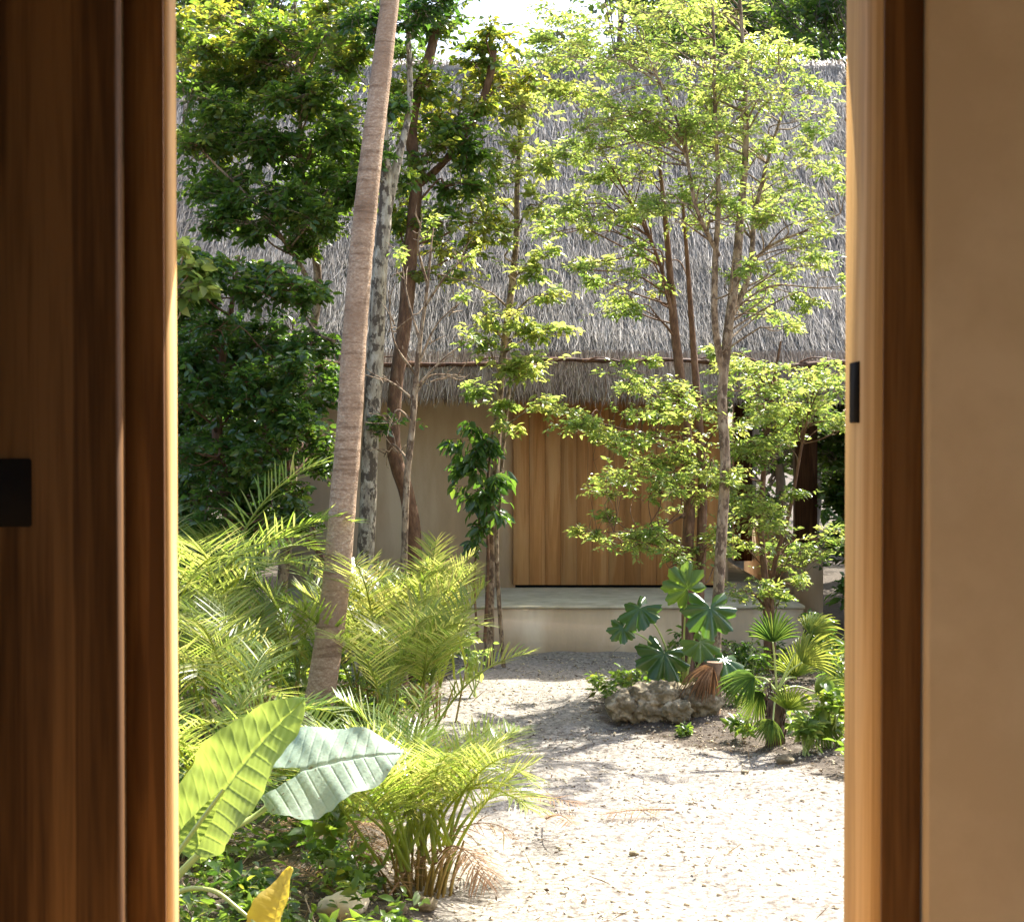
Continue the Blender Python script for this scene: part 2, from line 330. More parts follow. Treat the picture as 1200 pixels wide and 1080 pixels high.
# ------------------------------------------------------------------ terrain
_rb = np.random.default_rng(3)
BUMPS = [(_rb.uniform(-1, 2.8), _rb.uniform(5.2, 12.5), _rb.uniform(.05, .22), _rb.uniform(-.022, .016)) for _ in range(170)]
def gz(x, y):
    x = np.asarray(x, float); y = np.asarray(y, float)
    z = .012 * np.sin(x * 3.1 + y * 1.7) + .012 * np.sin(x * 1.3 - y * 2.3 + 1) + .008 * np.sin(x * 7 + y * 5) + .006 * np.sin(x * 13 - y * 11)
    for (bx, by, br, ba) in BUMPS: z = z + ba * np.exp(-((x - bx) ** 2 + (y - by) ** 2) / br ** 2)
    z = z + .09 * np.exp(-((x - 1.15) ** 2 / .5 + (y - 10.3) ** 2 / .35))                 # mound by the rock
    z = z + .07 * np.exp(-((x - 2.4) ** 2 / .7 + (y - 8.8) ** 2 / 3))
    return np.where((y > 4) & (y < 13.6) | (x > 3) | (x < -1.5), z, z * .2)
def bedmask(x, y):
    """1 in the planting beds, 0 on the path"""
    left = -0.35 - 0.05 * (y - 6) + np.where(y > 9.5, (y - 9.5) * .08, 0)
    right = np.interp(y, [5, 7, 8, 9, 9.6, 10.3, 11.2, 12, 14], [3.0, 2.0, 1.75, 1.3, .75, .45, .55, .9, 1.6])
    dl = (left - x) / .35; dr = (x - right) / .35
    return np.where((y > 14.2) | (np.abs(x) > 3.4), .6, np.clip(np.maximum(dl, dr), -.4, .6))  # forest floor soil too, spread here to darken the sunlit far ground
xs = np.concatenate([np.linspace(-60, -4, 15)[:-1], np.linspace(-4, 4, 180), np.linspace(4, 60, 15)[1:]])
ys = np.concatenate([np.linspace(-40, 4.5, 12)[:-1], np.linspace(4.5, 14, 240), np.linspace(14, 120, 20)[1:]])
X, Y = np.meshgrid(xs, ys)
Z = gz(X, Y)
gi = MB(); nx, ny = len(xs), len(ys)
i = np.arange(ny - 1)[:, None] * nx + np.arange(nx - 1)[None]
gi.add(np.stack([X, Y, Z], -1).reshape(-1, 3), np.stack([i, i + 1, i + nx + 1, i + nx], -1).reshape(-1, 4))
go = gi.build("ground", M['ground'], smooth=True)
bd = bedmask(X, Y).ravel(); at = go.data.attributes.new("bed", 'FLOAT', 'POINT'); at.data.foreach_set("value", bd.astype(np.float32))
tag(go, "pale crushed limestone path and soil", "ground", kind="structure")

# ------------------------------------------------------------------ the room the view is taken from
ro = thing("plaster_house", (0, 2.4, 0), "near house with smooth beige plaster wall and dark wooden sliding doorway framing the garden", "house")
mw = MB()
YI = 2.336
box(mw, .603, 3.2, YI, 2.75, 0.4, 3.2)                    # plaster wall right of the doorway
box(mw, -3.0, -.577, 2.425, 2.52, 0.4, 3.2)
box(mw, -.577, .603, 2.425, 2.52, 2.93, 3.2)
box(mw, -3.2, -3.0, -3.2, 2.52, 0.4, 3.2); box(mw, 3.2, 3.4, -3.2, 2.75, 0.4, 3.2)
box(mw, -3.0, -2.9, -3.2, -3.0, .4, 3.2); box(mw, 3.1, 3.2, -3.2, -3.0, .4, 3.2); box(mw, -2.9, 3.1, -3.2, -3.0, 3.08, 3.2)  # unseen rear wall left almost fully open to brighten the room
mw.build("wall", M['plaster_in'], ro)
mf = MB(); box(mf, -3.2, 3.4, -3.2, 2.75, .0, .398); mf.build("floor", M['wood_jamb'], ro)
mc = MB(); box(mc, -3.4, 3.6, -3.4, 3.25, 3.203, 3.4); mc.build("ceiling", M['plaster_in'], ro)
mj = MB()                                                 # right jamb
XR = .5436
box(mj, XR, .598, 2.385, 2.648, .40, 2.92, bev=.003)
jr = mj.build("door_jamb", M['wood_jamb'], ro); sub(jr, ro)
ms = MB(); box(ms, XR - .003, XR + .01, 2.535, 2.60, 1.82, 1.916, bev=.001); ms.build("strike_plate", M['black'], jr)
mj = MB(); box(mj, -.575, -.518, 2.426, 2.512, .40, 2.92, bev=.003); mj.build("door_jamb", M['wood_jamb'], ro)
mj = MB(); box(mj, -.576, -.5185, 2.412, 2.4255, .40, 2.93, bev=.002); mj.build("door_casing", M['wood_case'], ro)
mj = MB(); box(mj, XR + .0005, .600, 2.372, 2.3845, .40, 2.93, bev=.002); mj.build("door_casing", M['wood_case'], ro)
mj = MB(); box(mj, -.574, .597, 2.43, 2.51, 2.922, 2.99); mj.build("lintel", M['wood_jamb'], ro)
md = MB()
box(md, -.76, -.563, 2.30, 2.35, .41, 2.9, .1, bev=.003); box(md, -.93, -.7603, 2.30, 2.35, .41, 2.9, .62, bev=.002); box(md, -1.7, -.9303, 2.30, 2.35, .41, 2.9, .4, bev=.002)
dl = md.build("sliding_door", M['wood_door'], ro); sub(dl, ro)
a0 = P(-30, 617, 2.3); a1 = P(37, 537, 2.3)
mh = MB(); box(mh, a0[0], a1[0], 2.294, 2.31, a0[2], a1[2], bev=.002); mh.build("handle", M['black'], dl)

# ------------------------------------------------------------------ thatched house across the garden
ho = thing("thatched_house", (0, 15, 0), "low plaster house with thick grey thatched roof, wooden shutter and pale ledge", "house")
ZL = .39
m_l = MB(); box(m_l, -2.2, 2.43, 13.42, 19.5, ZL - .028, ZL, bev=.003)
m_l.build("ledge_slab", M['stone'], ho)
m_l = MB(); box(m_l, -2.18, 2.418, 13.432, 19.4, -.2, ZL - .030); m_l.build("plinth", M['plaster_out'], ho)
m_w = MB()
box(m_w, -2.15, 0.03, 15.0, 15.2, ZL, 3.6); box(m_w, .03, 1.93, 15.0, 15.2, 2.6, 3.6)
box(m_w, 1.90, 2.0, 15.02, 19.3, ZL, 3.2); box(m_w, -2.13, -1.95, 15.2, 19.3, ZL, 3.4); box(m_w, -1.95, 1.9, 19.1, 19.3, ZL, 3.4)
m_w.build("wall", M['plaster_out'], ho)
m_s = MB(); x = .012
while x < 1.93:
    wd = .148 + rng.uniform(-.003, .003); box(m_s, x, min(x + wd - .002, 1.95), 14.965 + rng.uniform(0, .003), 15.0, ZL + .03, 2.62, rnd=rng.random(), bev=.0015); x += wd
m_s.build("shutter", M['wood_shut'], ho)
m_b = MB(); box(m_b, .02, 1.94, 15.003, 15.05, ZL + .005, 2.6); m_b.build("shutter_backing", M['black'], ho)  # black sheet filling the opening behind the boards
m_b = MB(); box(m_b, 2.72, 2.98, 15.5, 19.0, 0, .76, bev=.01); m_b.build("bench_wall", M['plaster_out'], ho)
for (x0, y0) in ((2.74, 15.6), (2.5, 18.2)):
    m_p = MB(); box(m_p, x0, x0 + .2, y0, y0 + .2, .76 if y0 < 16 else ZL, 3.4, bev=.006); m_p.build("post", M['wood_post'], ho)

# roof: sub-surface slab, then courses of loose strands
RY, RZ = 16.25, 5.45; EY, EZ = 13.75, 2.44; XL, XRr = -4.6, 3.30; HX = 5.6
mr = MB()
V = [[XL, EY, EZ], [HX, EY, EZ], [XRr, RY, RZ], [XL, RY, RZ], [XL, 2 * RY - EY, EZ], [HX, 2 * RY - EY, EZ]]
V2 = [[p[0], p[1], p[2] - .22] for p in V]
mr.add(V + V2, [[0, 1, 2, 3], [3, 2, 5, 4], [6, 9, 8, 7], [9, 10, 11, 8], [0, 6, 7, 1], [4, 5, 11, 10], [0, 3, 9, 6], [3, 4, 10, 9], [1, 7, 11, 5]], .12)
mr.add([V[1], V[5], V[2], V2[1], V2[5], V2[2]], [[0, 1, 2], [3, 5, 4]], .12)
def strands(m, O, D, N, L, W, r):
    D = nrm(D); S = nrm(np.cross(D, N)); L = L[:, None]; W = W[:, None]
    bend = rng.normal(size=(len(O), 1)) * .05 * L
    v = np.stack([O - S * W / 2, O + S * W / 2, O + D * L * .55 + S * (W * .45 + bend), O + D * L * .55 - S * (W * .45 - bend), O + D * L + N * .02 + S * bend * 2.4], 1)
    b0 = np.arange(len(O))[:, None] * 5
    m.add(v.reshape(-1, 3), b0 + np.array([[0, 1, 2, 3]]), r)
    m.f3.append(np.concatenate([b0 + np.array([[3, 2, 4]])]) + m.n - len(O) * 5); m.r3.append(np.asarray(r))
def cover(m, A, B, C_, Dd, n, Lr, Wr, lift, rn, courses=9):
    """scatter strands over the quad A,B (top) C_,Dd (bottom)"""
    A, B, C_, Dd = map(lambda q: np.array(q, float), (A, B, C_, Dd))
    u = rng.random((n, 1)); vv = rng.random((n, 1))
    vc = np.floor(vv * courses) / courses + (rng.random((n, 1)) ** 1.6) / courses
    O = (A * (1 - u) + B * u) * (1 - vc) + (Dd * (1 - u) + C_ * u) * vc
    dn = nrm((Dd * (1 - u) + C_ * u) - (A * (1 - u) + B * u)); al = nrm(B - A)
    N = nrm(np.cross(al, dn)); N = np.where(N[:, 2:] < 0, -N, N)
    D = dn + al * rng.standard_t(4, size=(n, 1)) * .075 + N * rng.normal(size=(n, 1)) * .05 + N * .03
    patch = .16 * np.sin(O[:, 0] * 3 + 2 * np.sin(O[:, 2] * 2)) + .12 * np.sin(O[:, 2] * 9 + 1.5 * np.sin(O[:, 0] * 1.7)) + .2 * np.sin(O[:, 0] * 41 + 3 * np.sin(O[:, 2] * 3)) * np.sin(O[:, 0] * 17 + O[:, 2])
    r = np.clip(rng.beta(2.2, 2.0, n) * rn[1] + rn[0] + patch * .5, 0, 1)
    O = O + N * (lift * rng.random((n, 1)) ** 1.2)
    strands(m, O, D, N, rng.uniform(*Lr, n), rng.uniform(*Wr, n), r)
vis = -3.6
cover(mr, [vis, RY, RZ], [XRr, RY, RZ], [XRr + .2, EY, EZ], [vis, EY, EZ], 240000, (.10, .30), (.0025, .0065), .055, (0.0, 1.0))
cover(mr, [XRr, RY, RZ], [XRr, RY, RZ - .01], [HX, EY, EZ], [XRr + .2, EY, EZ], 9000, (.2, .4), (.006, .014), .07, (0, 1))
cover(mr, [XL, RY, RZ], [vis, RY, RZ], [vis, EY, EZ], [XL, EY, EZ], 6000, (.3, .5), (.01, .02), .06, (0, 1))
cover(mr, [vis, RY + .3, RZ - .3], [XRr, RY + .3, RZ - .3], [XRr, 2 * RY - EY, EZ], [XL, 2 * RY - EY, EZ], 8000, (.3, .5), (.01, .025), .06, (0, 1))
roof = mr.build("thatched_roof", M['thatch'], ho); sub(roof, ho)
# ridge cap bundles
mc = MB(); n = 5000
O = np.stack([rng.uniform(XL, XRr, n), RY + rng.normal(size=n) * .05, RZ + .05 + rng.random(n) * .05], 1)
Dr = np.stack([rng.normal(size=n) * .25, -np.ones(n) * rng.choice([1, -1], n), -.9 + rng.normal(size=n) * .15], 1)
strands(mc, O, Dr, np.tile([0, -.3, .95], (n, 1)), rng.uniform(.05, .16, n), rng.uniform(.006, .014, n), np.clip(rng.normal(.8, .15, n), 0, 1))
tube(mc, [[XL, RY, RZ - .02], [XRr, RY, RZ - .02]], [.07, .07], 40, 8, .08, .8)
mc.build("ridge_cap", M['thatch'], roof)
# hanging eave fringe
me_ = MB()
f0y, f0z, f1y, f1z = 13.70, 2.45, 13.55, 2.12
me_.add([[XL, f0y, f0z], [HX, f0y, f0z], [HX, f1y + .02, f1z], [XL, f1y + .02, f1z], [XL, f0y + .35, f0z - .1], [HX, f0y + .35, f0z - .1], [HX, f1y + .28, f1z + .02], [XL, f1y + .28, f1z + .02]],
        [[0, 3, 2, 1], [3, 7, 6, 2], [7, 4, 5, 6], [0, 1, 5, 4]], .08)
cover(me_, [vis, f0y - .01, f0z + .04], [HX, f0y - .01, f0z + .04], [HX, f1y, f1z + .1], [vis, f1y, f1z + .1], 50000, (.10, .28), (.003, .008), .08, (0, 1), 4)
cover(me_, [vis, f0y, f1z + .12], [HX, f0y, f1z + .12], [HX, f1y + .2, f1z + .02], [vis, f1y + .2, f1z + .02], 5000, (.08, .16), (.004, .010), .03, (0, .5), 2)
me_.build("eave_fringe", M['thatch_edge'], roof)
mt = MB()
pts = [[xx, 13.54 + rng.uniform(-.02, .02), 2.41 + .025 * math.sin(xx * 2.1) + rng.uniform(-.015, .015)] for xx in np.arange(-3.4, 5.2, .34)]
tube(mt, pts, [.014, .022, .015, .024, .013], 4, 6, .2)
for xx in np.arange(-3, 5, .9):
    tube(mt, [[xx, 13.54, 2.41], [xx + .12, 13.53, 2.45], [xx + .3, 13.53, 2.425 + rng.uniform(-.02, .05)]], [.009, .004], 4, 5, .1)
mt.build("binding_vine", M['wood_post'], roof)

# ------------------------------------------------------------------ trees
def rp(v, Y): return v / F * Y
def grow(t, stems, clumps, leaf, barkm, L, W, per=12, round_=False, flat=.5, tilt=.75, twr=.004, limb=.012, droop=.15, depth=.9):
    """stems [(px,py,Y) list, [radii]] ; clumps (px,py,Y,rx,ry,n[,rbias])"""
    mb = MB(); ml = MB(); mtw = MB(); samples = []
    for pts, rad in stems:
        q = [np.array(p) if isinstance(p, np.ndarray) else P(*p) for p in pts]
        c = curve(q, 7); tube(mb, c, rad, sides=16, rough=.018, raw=True)
        rr = np.interp(np.linspace(0, 1, len(c)), np.linspace(0, 1, len(rad)), rad)
        samples += list(zip(c, rr))
    SP = np.array([s[0] for s in samples]); SR = np.array([s[1] for s in samples])
    for cl in clumps:
        px, py, Yc, rx, ry, n = cl[:6]; rb = cl[6] if len(cl) > 6 else 0
        c = P(px, py, Yc); R = np.array([rp(rx, Yc), rp(max(rx, ry), Yc) * depth, rp(ry, Yc)])
        d = np.linalg.norm(SP - c, axis=1) + np.maximum(0, SP[:, 2] - c[2] + .15) * 2.5
        k = int(np.argmin(d)); s = SP[k]; v = c - s
        mid1 = s + v * .35 + np.array([0, 0, .10 * np.linalg.norm(v)]) + rng.normal(size=3) * .04
        mid2 = s + v * .7 + np.array([0, 0, .10 * np.linalg.norm(v)]) + rng.normal(size=3) * .04
        r0 = min(SR[k] * .6, limb * (.6 + .5 * np.linalg.norm(v)))
        tube(mb, [s, mid1, mid2, c], [r0, r0 * .65, r0 * .3], 4, 6, .05)
        nsub = max(2, int(rx / 14)); 
        for _ in range(nsub):
            e = c + R * nrm(rng.normal(size=3)) * .75
            tube(mb, [mid2, (mid2 + e) / 2 + rng.normal(size=3) * .03, e], [r0 * .4, r0 * .12], 3, 4)
            spray(ml, mtw, e, R * .75, n / nsub * .8, mid2, L, W, per, flat, tilt, round_, droop, rb, twr)
        spray(ml, mtw, c, R * 1.2, n * .3, mid2, L, W, per, flat, tilt, round_, droop, rb, twr)
    mb.v += mtw.v; mb.f4 += [f + mb.n for f in mtw.f4]; mb.r4 += mtw.r4; mb.n += mtw.n
    # twigs were numbered from zero in their own buffer: their offset is the trunk's vertex count
    mb.build("trunk", barkm, t, smooth=True)
    if ml.n: ml.build("crown", leaf, t)
    return t
def base(px, py, Y):
    b = P(px, py, Y); b[2] = gz(b[0], b[1]); return b
def scat(cx, cy, Y, W_, H_, k, rx, n, rb=0, sq=.62, dY=.5):
    out = []
    for _ in range(k):
        a = rng.uniform(0, 6.283); q = math.sqrt(rng.random())
        r = rx * rng.uniform(1.0, 1.9)
        out.append((cx + W_ * q * math.cos(a), cy + H_ * q * math.sin(a), Y + rng.uniform(-dY, dY), r, r * sq, n * rng.uniform(1.3, 2.9), rb + rng.uniform(-.15, .15)))
    return out

# 1 big leaning trunk
b0 = base(367, 868, 9.6)
t = thing("leaning_tree", b0, "thick pale ringed trunk leaning to the right, tallest tree in the left bed", "tree")
bp0 = b0.copy(); bp0[2] -= .15
top = [P(368, 862, 9.6), P(384, 760, 9.6), P(392, 700, 9.65), P(401, 600, 9.7), P(409, 500, 9.75), P(415, 400, 9.8), P(423, 300, 9.85), P(433, 200, 9.9), P(445, 100, 10.), P(457, 0, 10.1), P(476, -160, 10.2), P(500, -420, 10.3), P(520, -640, 10.4)]
grow(t, [([bp0] + top, [.125, .096, .086, .083, .081, .078, .075, .073, .071, .067, .062, .056, .05, .04, .025])],
     [(480, -560, 10.3, 130, 80, 900), (580, -620, 10.5, 120, 80, 700), (420, -640, 10.3, 120, 70, 700), (520, -720, 10.4, 140, 70, 900)],
     M['mid'], M['bark_big'], .07, .035, limb=.03)
# 2 mottled tree behind it
b0 = base(424, 800, 11.3)
t = thing("mottled_tree", b0, "mottled lichen-spotted trunk just behind the big leaning trunk", "tree")
grow(t, [([b0 - [0, 0, .1], P(424, 720, 11.3), P(430, 620, 11.3), P(434, 520, 11.3), P(440, 420, 11.3), P(445, 320, 11.3), P(452, 230, 11.35), P(447, 120, 11.4), P(450, 20, 11.5), P(446, -150, 11.6)], [.075, .066, .06, .057, .058, .052, .046, .04, .035, .02]),
         ([P(449, 270, 11.35), P(466, 190, 11.4), P(480, 120, 11.5), P(478, 20, 11.5), P(480, -60, 11.5)], [.035, .026, .018, .01])],
     [(425, 20, 11.4, 28, 26, 350, -.2), (478, 30, 11.4, 40, 28, 600, -.25), (455, 130, 11.4, 26, 26, 240, 0), (515, 8, 11.4, 40, 24, 420, -.2), (460, 495, 11.25, 26, 14, 160, 0),
      (440, -80, 11.5, 90, 60, 700), (470, 200, 11.6, 30, 22, 220, .2), (440, 180, 11.2, 20, 20, 150, 0)],
     M['dark'], M['bark_mott'], .062, .032, round_=True)
# 3 crooked brown trunk
b0 = base(484, 790, 12.0)
t = thing("crooked_tree", b0, "reddish brown crooked trunk bending in front of the plaster wall", "tree")
grow(t, [([b0 - [0, 0, .1], P(483, 720, 12), P(485, 640, 12), P(477, 580, 12), P(462, 530, 12), P(463, 460, 12.05), P(474, 380, 12.1), P(481, 300, 12.1), P(487, 220, 12.15), P(482, 150, 12.2), P(492, 100, 12.2), P(505, 60, 12.3), P(520, -20, 12.4), P(530, -120, 12.4)], [.07, .062, .06, .056, .052, .052, .055, .05, .046, .042, .04, .03, .02]),
         ([P(487, 220, 12.15), P(520, 190, 12.3), P(556, 140, 12.4), P(574, 90, 12.4), P(578, 60, 12.4)], [.03, .026, .03, .03])],
     [(500, 90, 12.1, 40, 24, 380, .3), (535, 150, 12.1, 34, 26, 520, -.2), (565, 175, 12.15, 30, 34, 620, -.25), (540, 215, 12.1, 30, 20, 420, -.2), (500, 180, 12, 32, 30, 380, .15), (520, 260, 12, 34, 22, 380, .25),
      (570, 265, 12.2, 30, 22, 260, .4), (590, 50, 12.4, 34, 24, 340, .4), (545, 60, 12.4, 26, 20, 240, .2), (470, 270, 12.2, 24, 20, 180, .1), (560, 120, 12.2, 30, 20, 260, .25), (505, 320, 12.1, 26, 16, 160, .3), (540, -60, 12.4, 80, 50, 900, .1), (520, 20, 12.4, 50, 34, 900, .0), (470, 110, 12.2, 50, 34, 800, .2), (560, 90, 12.6, 50, 30, 700, .35), (610, 110, 12.7, 50, 36, 700, .4), (520, 150, 12.5, 60, 40, 900, .3), (480, 240, 12.4, 46, 34, 500, .2), (545, 300, 12.4, 50, 34, 500, .3)],
     M['mid'], M['bark_brown'], .06, .03, round_=True)
# 4 thin pale sapling with bare twigs
b0 = base(474, 800, 11.0)
t = thing("bare_sapling", b0, "slim pale sapling with bare twiggy branches beside the crooked trunk", "tree")
mb = MB(); c = [b0 - [0, 0, .1], P(472, 720, 11), P(474, 640, 11), P(477, 560, 11), P(483, 500, 11), P(487, 450, 11), P(492, 400, 11), P(500, 340, 11.05), P(508, 260, 11.1)]
tube(mb, c, [.03, .026, .024, .024, .022, .018, .012, .006], 6, 8, .08)
q = [((487, 455), (520, 420), (548, 400)), ((488, 440), (462, 400), (455, 340)), ((489, 430), (512, 380), (545, 350)), ((486, 470), (462, 450), (440, 440)), ((492, 400), (478, 350), (470, 300)),
     ((479, 540), (460, 520), (450, 535)), ((497, 360), (525, 320), (550, 300)), ((484, 495), (466, 480), (456, 500)), ((500, 330), (490, 290), (495, 250)), ((486, 462), (505, 440), (540, 440))]
for a, bb, cc in q:
    dy = rng.uniform(-.3, .3); tube(mb, [P(*a, 11), P(*bb, 11 + dy * .5), P(*cc, 11 + dy)], [.011, .006, .003], 5, 5, .05)
    for _ in range(7):
        s = rng.uniform(.25, 1); p0 = (1 - s) ** 2 * P(*a, 11) + 2 * s * (1 - s) * P(*bb, 11 + dy * .5) + s * s * P(*cc, 11 + dy)
        d = nrm(P(*cc, 11 + dy) - P(*a, 11)) * .5 + nrm(rng.normal(size=3)) * .8; e = p0 + d * rng.uniform(.08, .22)
        tube(mb, [p0, (p0 + e) / 2 + rng.normal(size=3) * .015, e], [.0045, .0022], 3, 4)
mb.build("trunk", M['bark_pale'], t, smooth=True)
ml = MB()
for (px, py) in ((548, 400), (545, 350), (550, 300), (508, 260), (470, 300)):
    spray(ml, None, P(px, py, 11), np.array([.1, .1, .07]), 60, P(px, py, 11), .05, .025, 10)
ml.build("crown", M['lime'], t)
# 5 thin trunk in front of the wall edge with lime foliage, and its dark climber
b0 = base(573, 752, 12.6)
t = thing("slender_tree", b0, "slender straight tree with lime leaves where plaster wall meets wooden shutter", "tree")
grow(t, [([b0 - [0, 0, .1], P(574, 690, 12.6), P(577, 600, 12.6), P(582, 520, 12.6), P(587, 440, 12.6), P(598, 350, 12.6), P(605, 280, 12.6), P(606, 220, 12.6), P(612, 120, 12.6)], [.04, .036, .034, .032, .028, .024, .02, .012]),
         ([b0 + [.12, 0, -.1], P(582, 650, 12.5), P(586, 580, 12.5), P(592, 500, 12.55), P(600, 430, 12.6)], [.018, .015, .012])],
     [(600, 385, 12.3, 34, 18, 260), (645, 385, 12.2, 28, 15, 190, .2), (575, 408, 12.3, 24, 14, 170, .2), (610, 440, 12.2, 32, 16, 260, .2), (560, 450, 12.4, 26, 15, 190, -.1), (640, 475, 12.1, 28, 14, 230, .3),
      (615, 320, 12.4, 30, 18, 220, .1), (655, 345, 12.3, 22, 12, 120, .2), (590, 280, 12.4, 28, 20, 220, .1), (630, 240, 12.4, 26, 18, 180, .2), (582, 480, 12.4, 22, 12, 160, -.1), (600, 190, 12.5, 36, 24, 330, .2), (614, 125, 12.6, 44, 28, 500, .3), (575, 230, 12.5, 40, 28, 380, .3), (640, 180, 12.6, 40, 26, 360, .2), (570, 370, 12.4, 50, 30, 320, .3), (625, 420, 12.3, 46, 24, 300, .2), (545, 330, 12.4, 20, 12, 100, .3), (595, 505, 12.4, 16, 10, 80, .1), (640, 300, 12.4, 24, 14, 130, .2)],
     M['lime'], M['bark_pale'], .065, .032, round_=True, tilt=.3)
t = thing("climbing_plant", base(566, 752, 12.45), "dark drooping-leaved climber hugging the slender tree before the wall", "climber")
ml = MB(); mb = MB()
cpts = [P(568, 752, 12.45), P(572, 660, 12.5), P(570, 580, 12.5), P(578, 500, 12.5)]
tube(mb, cpts, [.014, .012, .008], 6, 6); tube(mb, [P(560, 752, 12.4), P(556, 680, 12.45), P(562, 600, 12.45)], [.01, .008], 6, 5)
for px, py, rx, ry, n in ((545, 545, 26, 22, 150), (570, 520, 26, 18, 130), (560, 580, 32, 22, 170), (585, 560, 16, 24, 80), (565, 620, 16, 16, 70), (530, 520, 14, 10, 40), (585, 600, 10, 14, 30), (550, 640, 12, 10, 30), (555, 500, 18, 10, 50)):
    spray(ml, mb, P(px, py, 12.4), np.array([rp(rx, 12.4), .14, rp(ry, 12.4)]), n, P(572, py, 12.5), .105, .045, 6, tilt=.7, round_=True, droop=1.0)
mb.build("stem", M['bark_brown'], t, smooth=True); ml.build("foliage", M['dark'], t)

# 6 the feathery multi-stemmed trees on the right
g6 = "feathery light green trees in the right bed"
b0 = base(838, 812, 10.6)
t = thing("feathery_tree", b0, "tallest feathery light green tree, pale spotted stem rising behind the limestone rock", "tree", g6)
stA = [b0 - [0, 0, .1], P(838, 760, 10.6), P(842, 690, 10.6), P(846, 620, 10.6), P(850, 540, 10.6), P(846, 470, 10.6), P(852, 400, 10.6), P(862, 320, 10.65), P(868, 250, 10.7), P(874, 170, 10.7), P(872, 80, 10.75), P(866, -20, 10.8), P(860, -140, 10.8)]
up = []
for (cx, cy, n_, rx) in ((700, 60, 7, 34), (770, 60, 8, 34), (840, 70, 8, 34), (905, 75, 6, 32), (700, 150, 6, 32), (770, 150, 8, 32), (840, 160, 9, 32), (915, 165, 5, 28), (870, 240, 7, 30), (790, 250, 6, 28), (930, 245, 5, 28), (960, 300, 5, 24), (880, 330, 4, 24), (930, 370, 3, 22), (965, 200, 4, 26), (975, 340, 3, 22), (740, 130, 5, 34), (805, 210, 5, 34), (640, 60, 4, 30), (860, 110, 5, 34), (940, 130, 3, 26), (830, 10, 7, 36), (760, 0, 7, 36), (690, 20, 4, 34), (820, 120, 6, 30)):
    up += scat(cx, cy, 10.6, 42, 32, n_, rx * .8, 82, 0, .45, .7)
grow(t, [(stA, [.048, .040, .037, .036, .034, .033, .032, .032, .026, .02, .015, .01, .006]),
         ([P(847, 440, 10.6), P(838, 380, 10.5), P(838, 310, 10.45), P(842, 230, 10.4), P(838, 130, 10.4), P(836, 30, 10.4), P(830, -60, 10.4)], [.024, .022, .018, .014, .01, .005]),
         ([P(853, 380, 10.6), P(878, 320, 10.8), P(885, 250, 10.9), P(905, 170, 11), P(925, 110, 11)], [.022, .018, .012, .006]),
         ([P(842, 300, 10.45), P(815, 240, 10.3), P(800, 160, 10.3), P(770, 90, 10.2), P(745, 30, 10.2)], [.016, .012, .008, .004]),
         ([P(862, 330, 10.65), P(900, 290, 10.5), P(945, 270, 10.4), P(985, 250, 10.4)], [.012, .009, .005])],
     up, M['lime'], M['bark_pale'], .042, .017, per=14, tilt=.5, twr=.0028, limb=.008)
b0 = base(806, 800, 11.2)
t = thing("feathery_tree", b0, "feathery light green tree with twin brown stems, its branches reaching across the wooden shutter", "tree", g6)
stB = [b0 - [0, 0, .1], P(806, 740, 11.2), P(805, 660, 11.2), P(808, 590, 11.2), P(806, 520, 11.2), P(797, 440, 11.2), P(790, 380, 11.2), P(785, 320, 11.2), P(778, 240, 11.2), P(768, 150, 11.2)]
mid = []
for (cx, cy, n_, rx) in ((740, 200, 5, 28), (690, 250, 5, 28), (740, 270, 5, 26), (680, 190, 4, 26), (660, 120, 4, 28), (700, 320, 4, 24), (740, 350, 3, 22), (770, 320, 3, 22), (650, 270, 3, 22),
                         (740, 440, 5, 26), (790, 470, 6, 26), (760, 500, 5, 24), (700, 505, 4, 22), (740, 560, 5, 24), (790, 580, 6, 26), (705, 597, 2, 16), (760, 630, 5, 24), (800, 650, 4, 22), (725, 625, 2, 14), (715, 520, 3, 18), (830, 560, 5, 24), (825, 500, 4, 24), (780, 540, 4, 24), (830, 640, 4, 22)):
    mid += scat(cx, cy, 11.0, 30, 20, n_, rx * .85, 80, .03, .36, .5)
mid += [(672, 488, 10.9, 20, 9, 90, .1), (650, 478, 10.9, 14, 7, 60, .2), (672, 622, 10.9, 9, 5, 24, .2), (690, 625, 10.9, 14, 5, 60, .2)]
grow(t, [(stB, [.05, .044, .042, .04, .036, .034, .03, .024, .016, .008]),
         ([b0 + [.13, .05, -.1], P(819, 720, 11.2), P(822, 640, 11.2), P(823, 560, 11.2), P(818, 480, 11.25), P(812, 400, 11.3), P(805, 300, 11.3), P(798, 210, 11.3)], [.042, .038, .034, .03, .024, .016, .008]),
         ([P(806, 520, 11.2), P(760, 510, 11.05), P(700, 495, 10.95), P(655, 478, 10.9)], [.014, .010, .006, .003]),
         ([P(808, 600, 11.2), P(765, 620, 11), P(700, 624, 10.9)], [.010, .007, .003]),
         ([P(790, 380, 11.2), P(770, 300, 11.1), P(730, 220, 11), P(690, 150, 11)], [.016, .011, .007, .004])],
     mid, M['lime'], M['bark_brown'], .046, .019, per=13, tilt=.5, twr=.0028, limb=.008)
b0 = base(900, 775, 12.2)
t = thing("feathery_tree", b0, "feathery light green shrub tree in front of the dark timber post by the ledge corner", "tree", g6)
lo = []
for (cx, cy, n_, rx) in ((880, 440, 6, 28), (930, 440, 6, 28), (970, 450, 4, 24), (890, 485, 6, 26), (945, 480, 6, 26), (880, 530, 6, 26), (870, 590, 5, 26), (905, 580, 4, 22), (900, 640, 5, 26), (945, 640, 4, 22), (860, 420, 4, 24), (975, 500, 4, 22), (920, 520, 4, 24), (880, 680, 4, 22), (920, 690, 3, 18)):
    lo += scat(cx, cy, 12.0, 30, 20, n_, rx * .85, 80, 0, .36, .5)
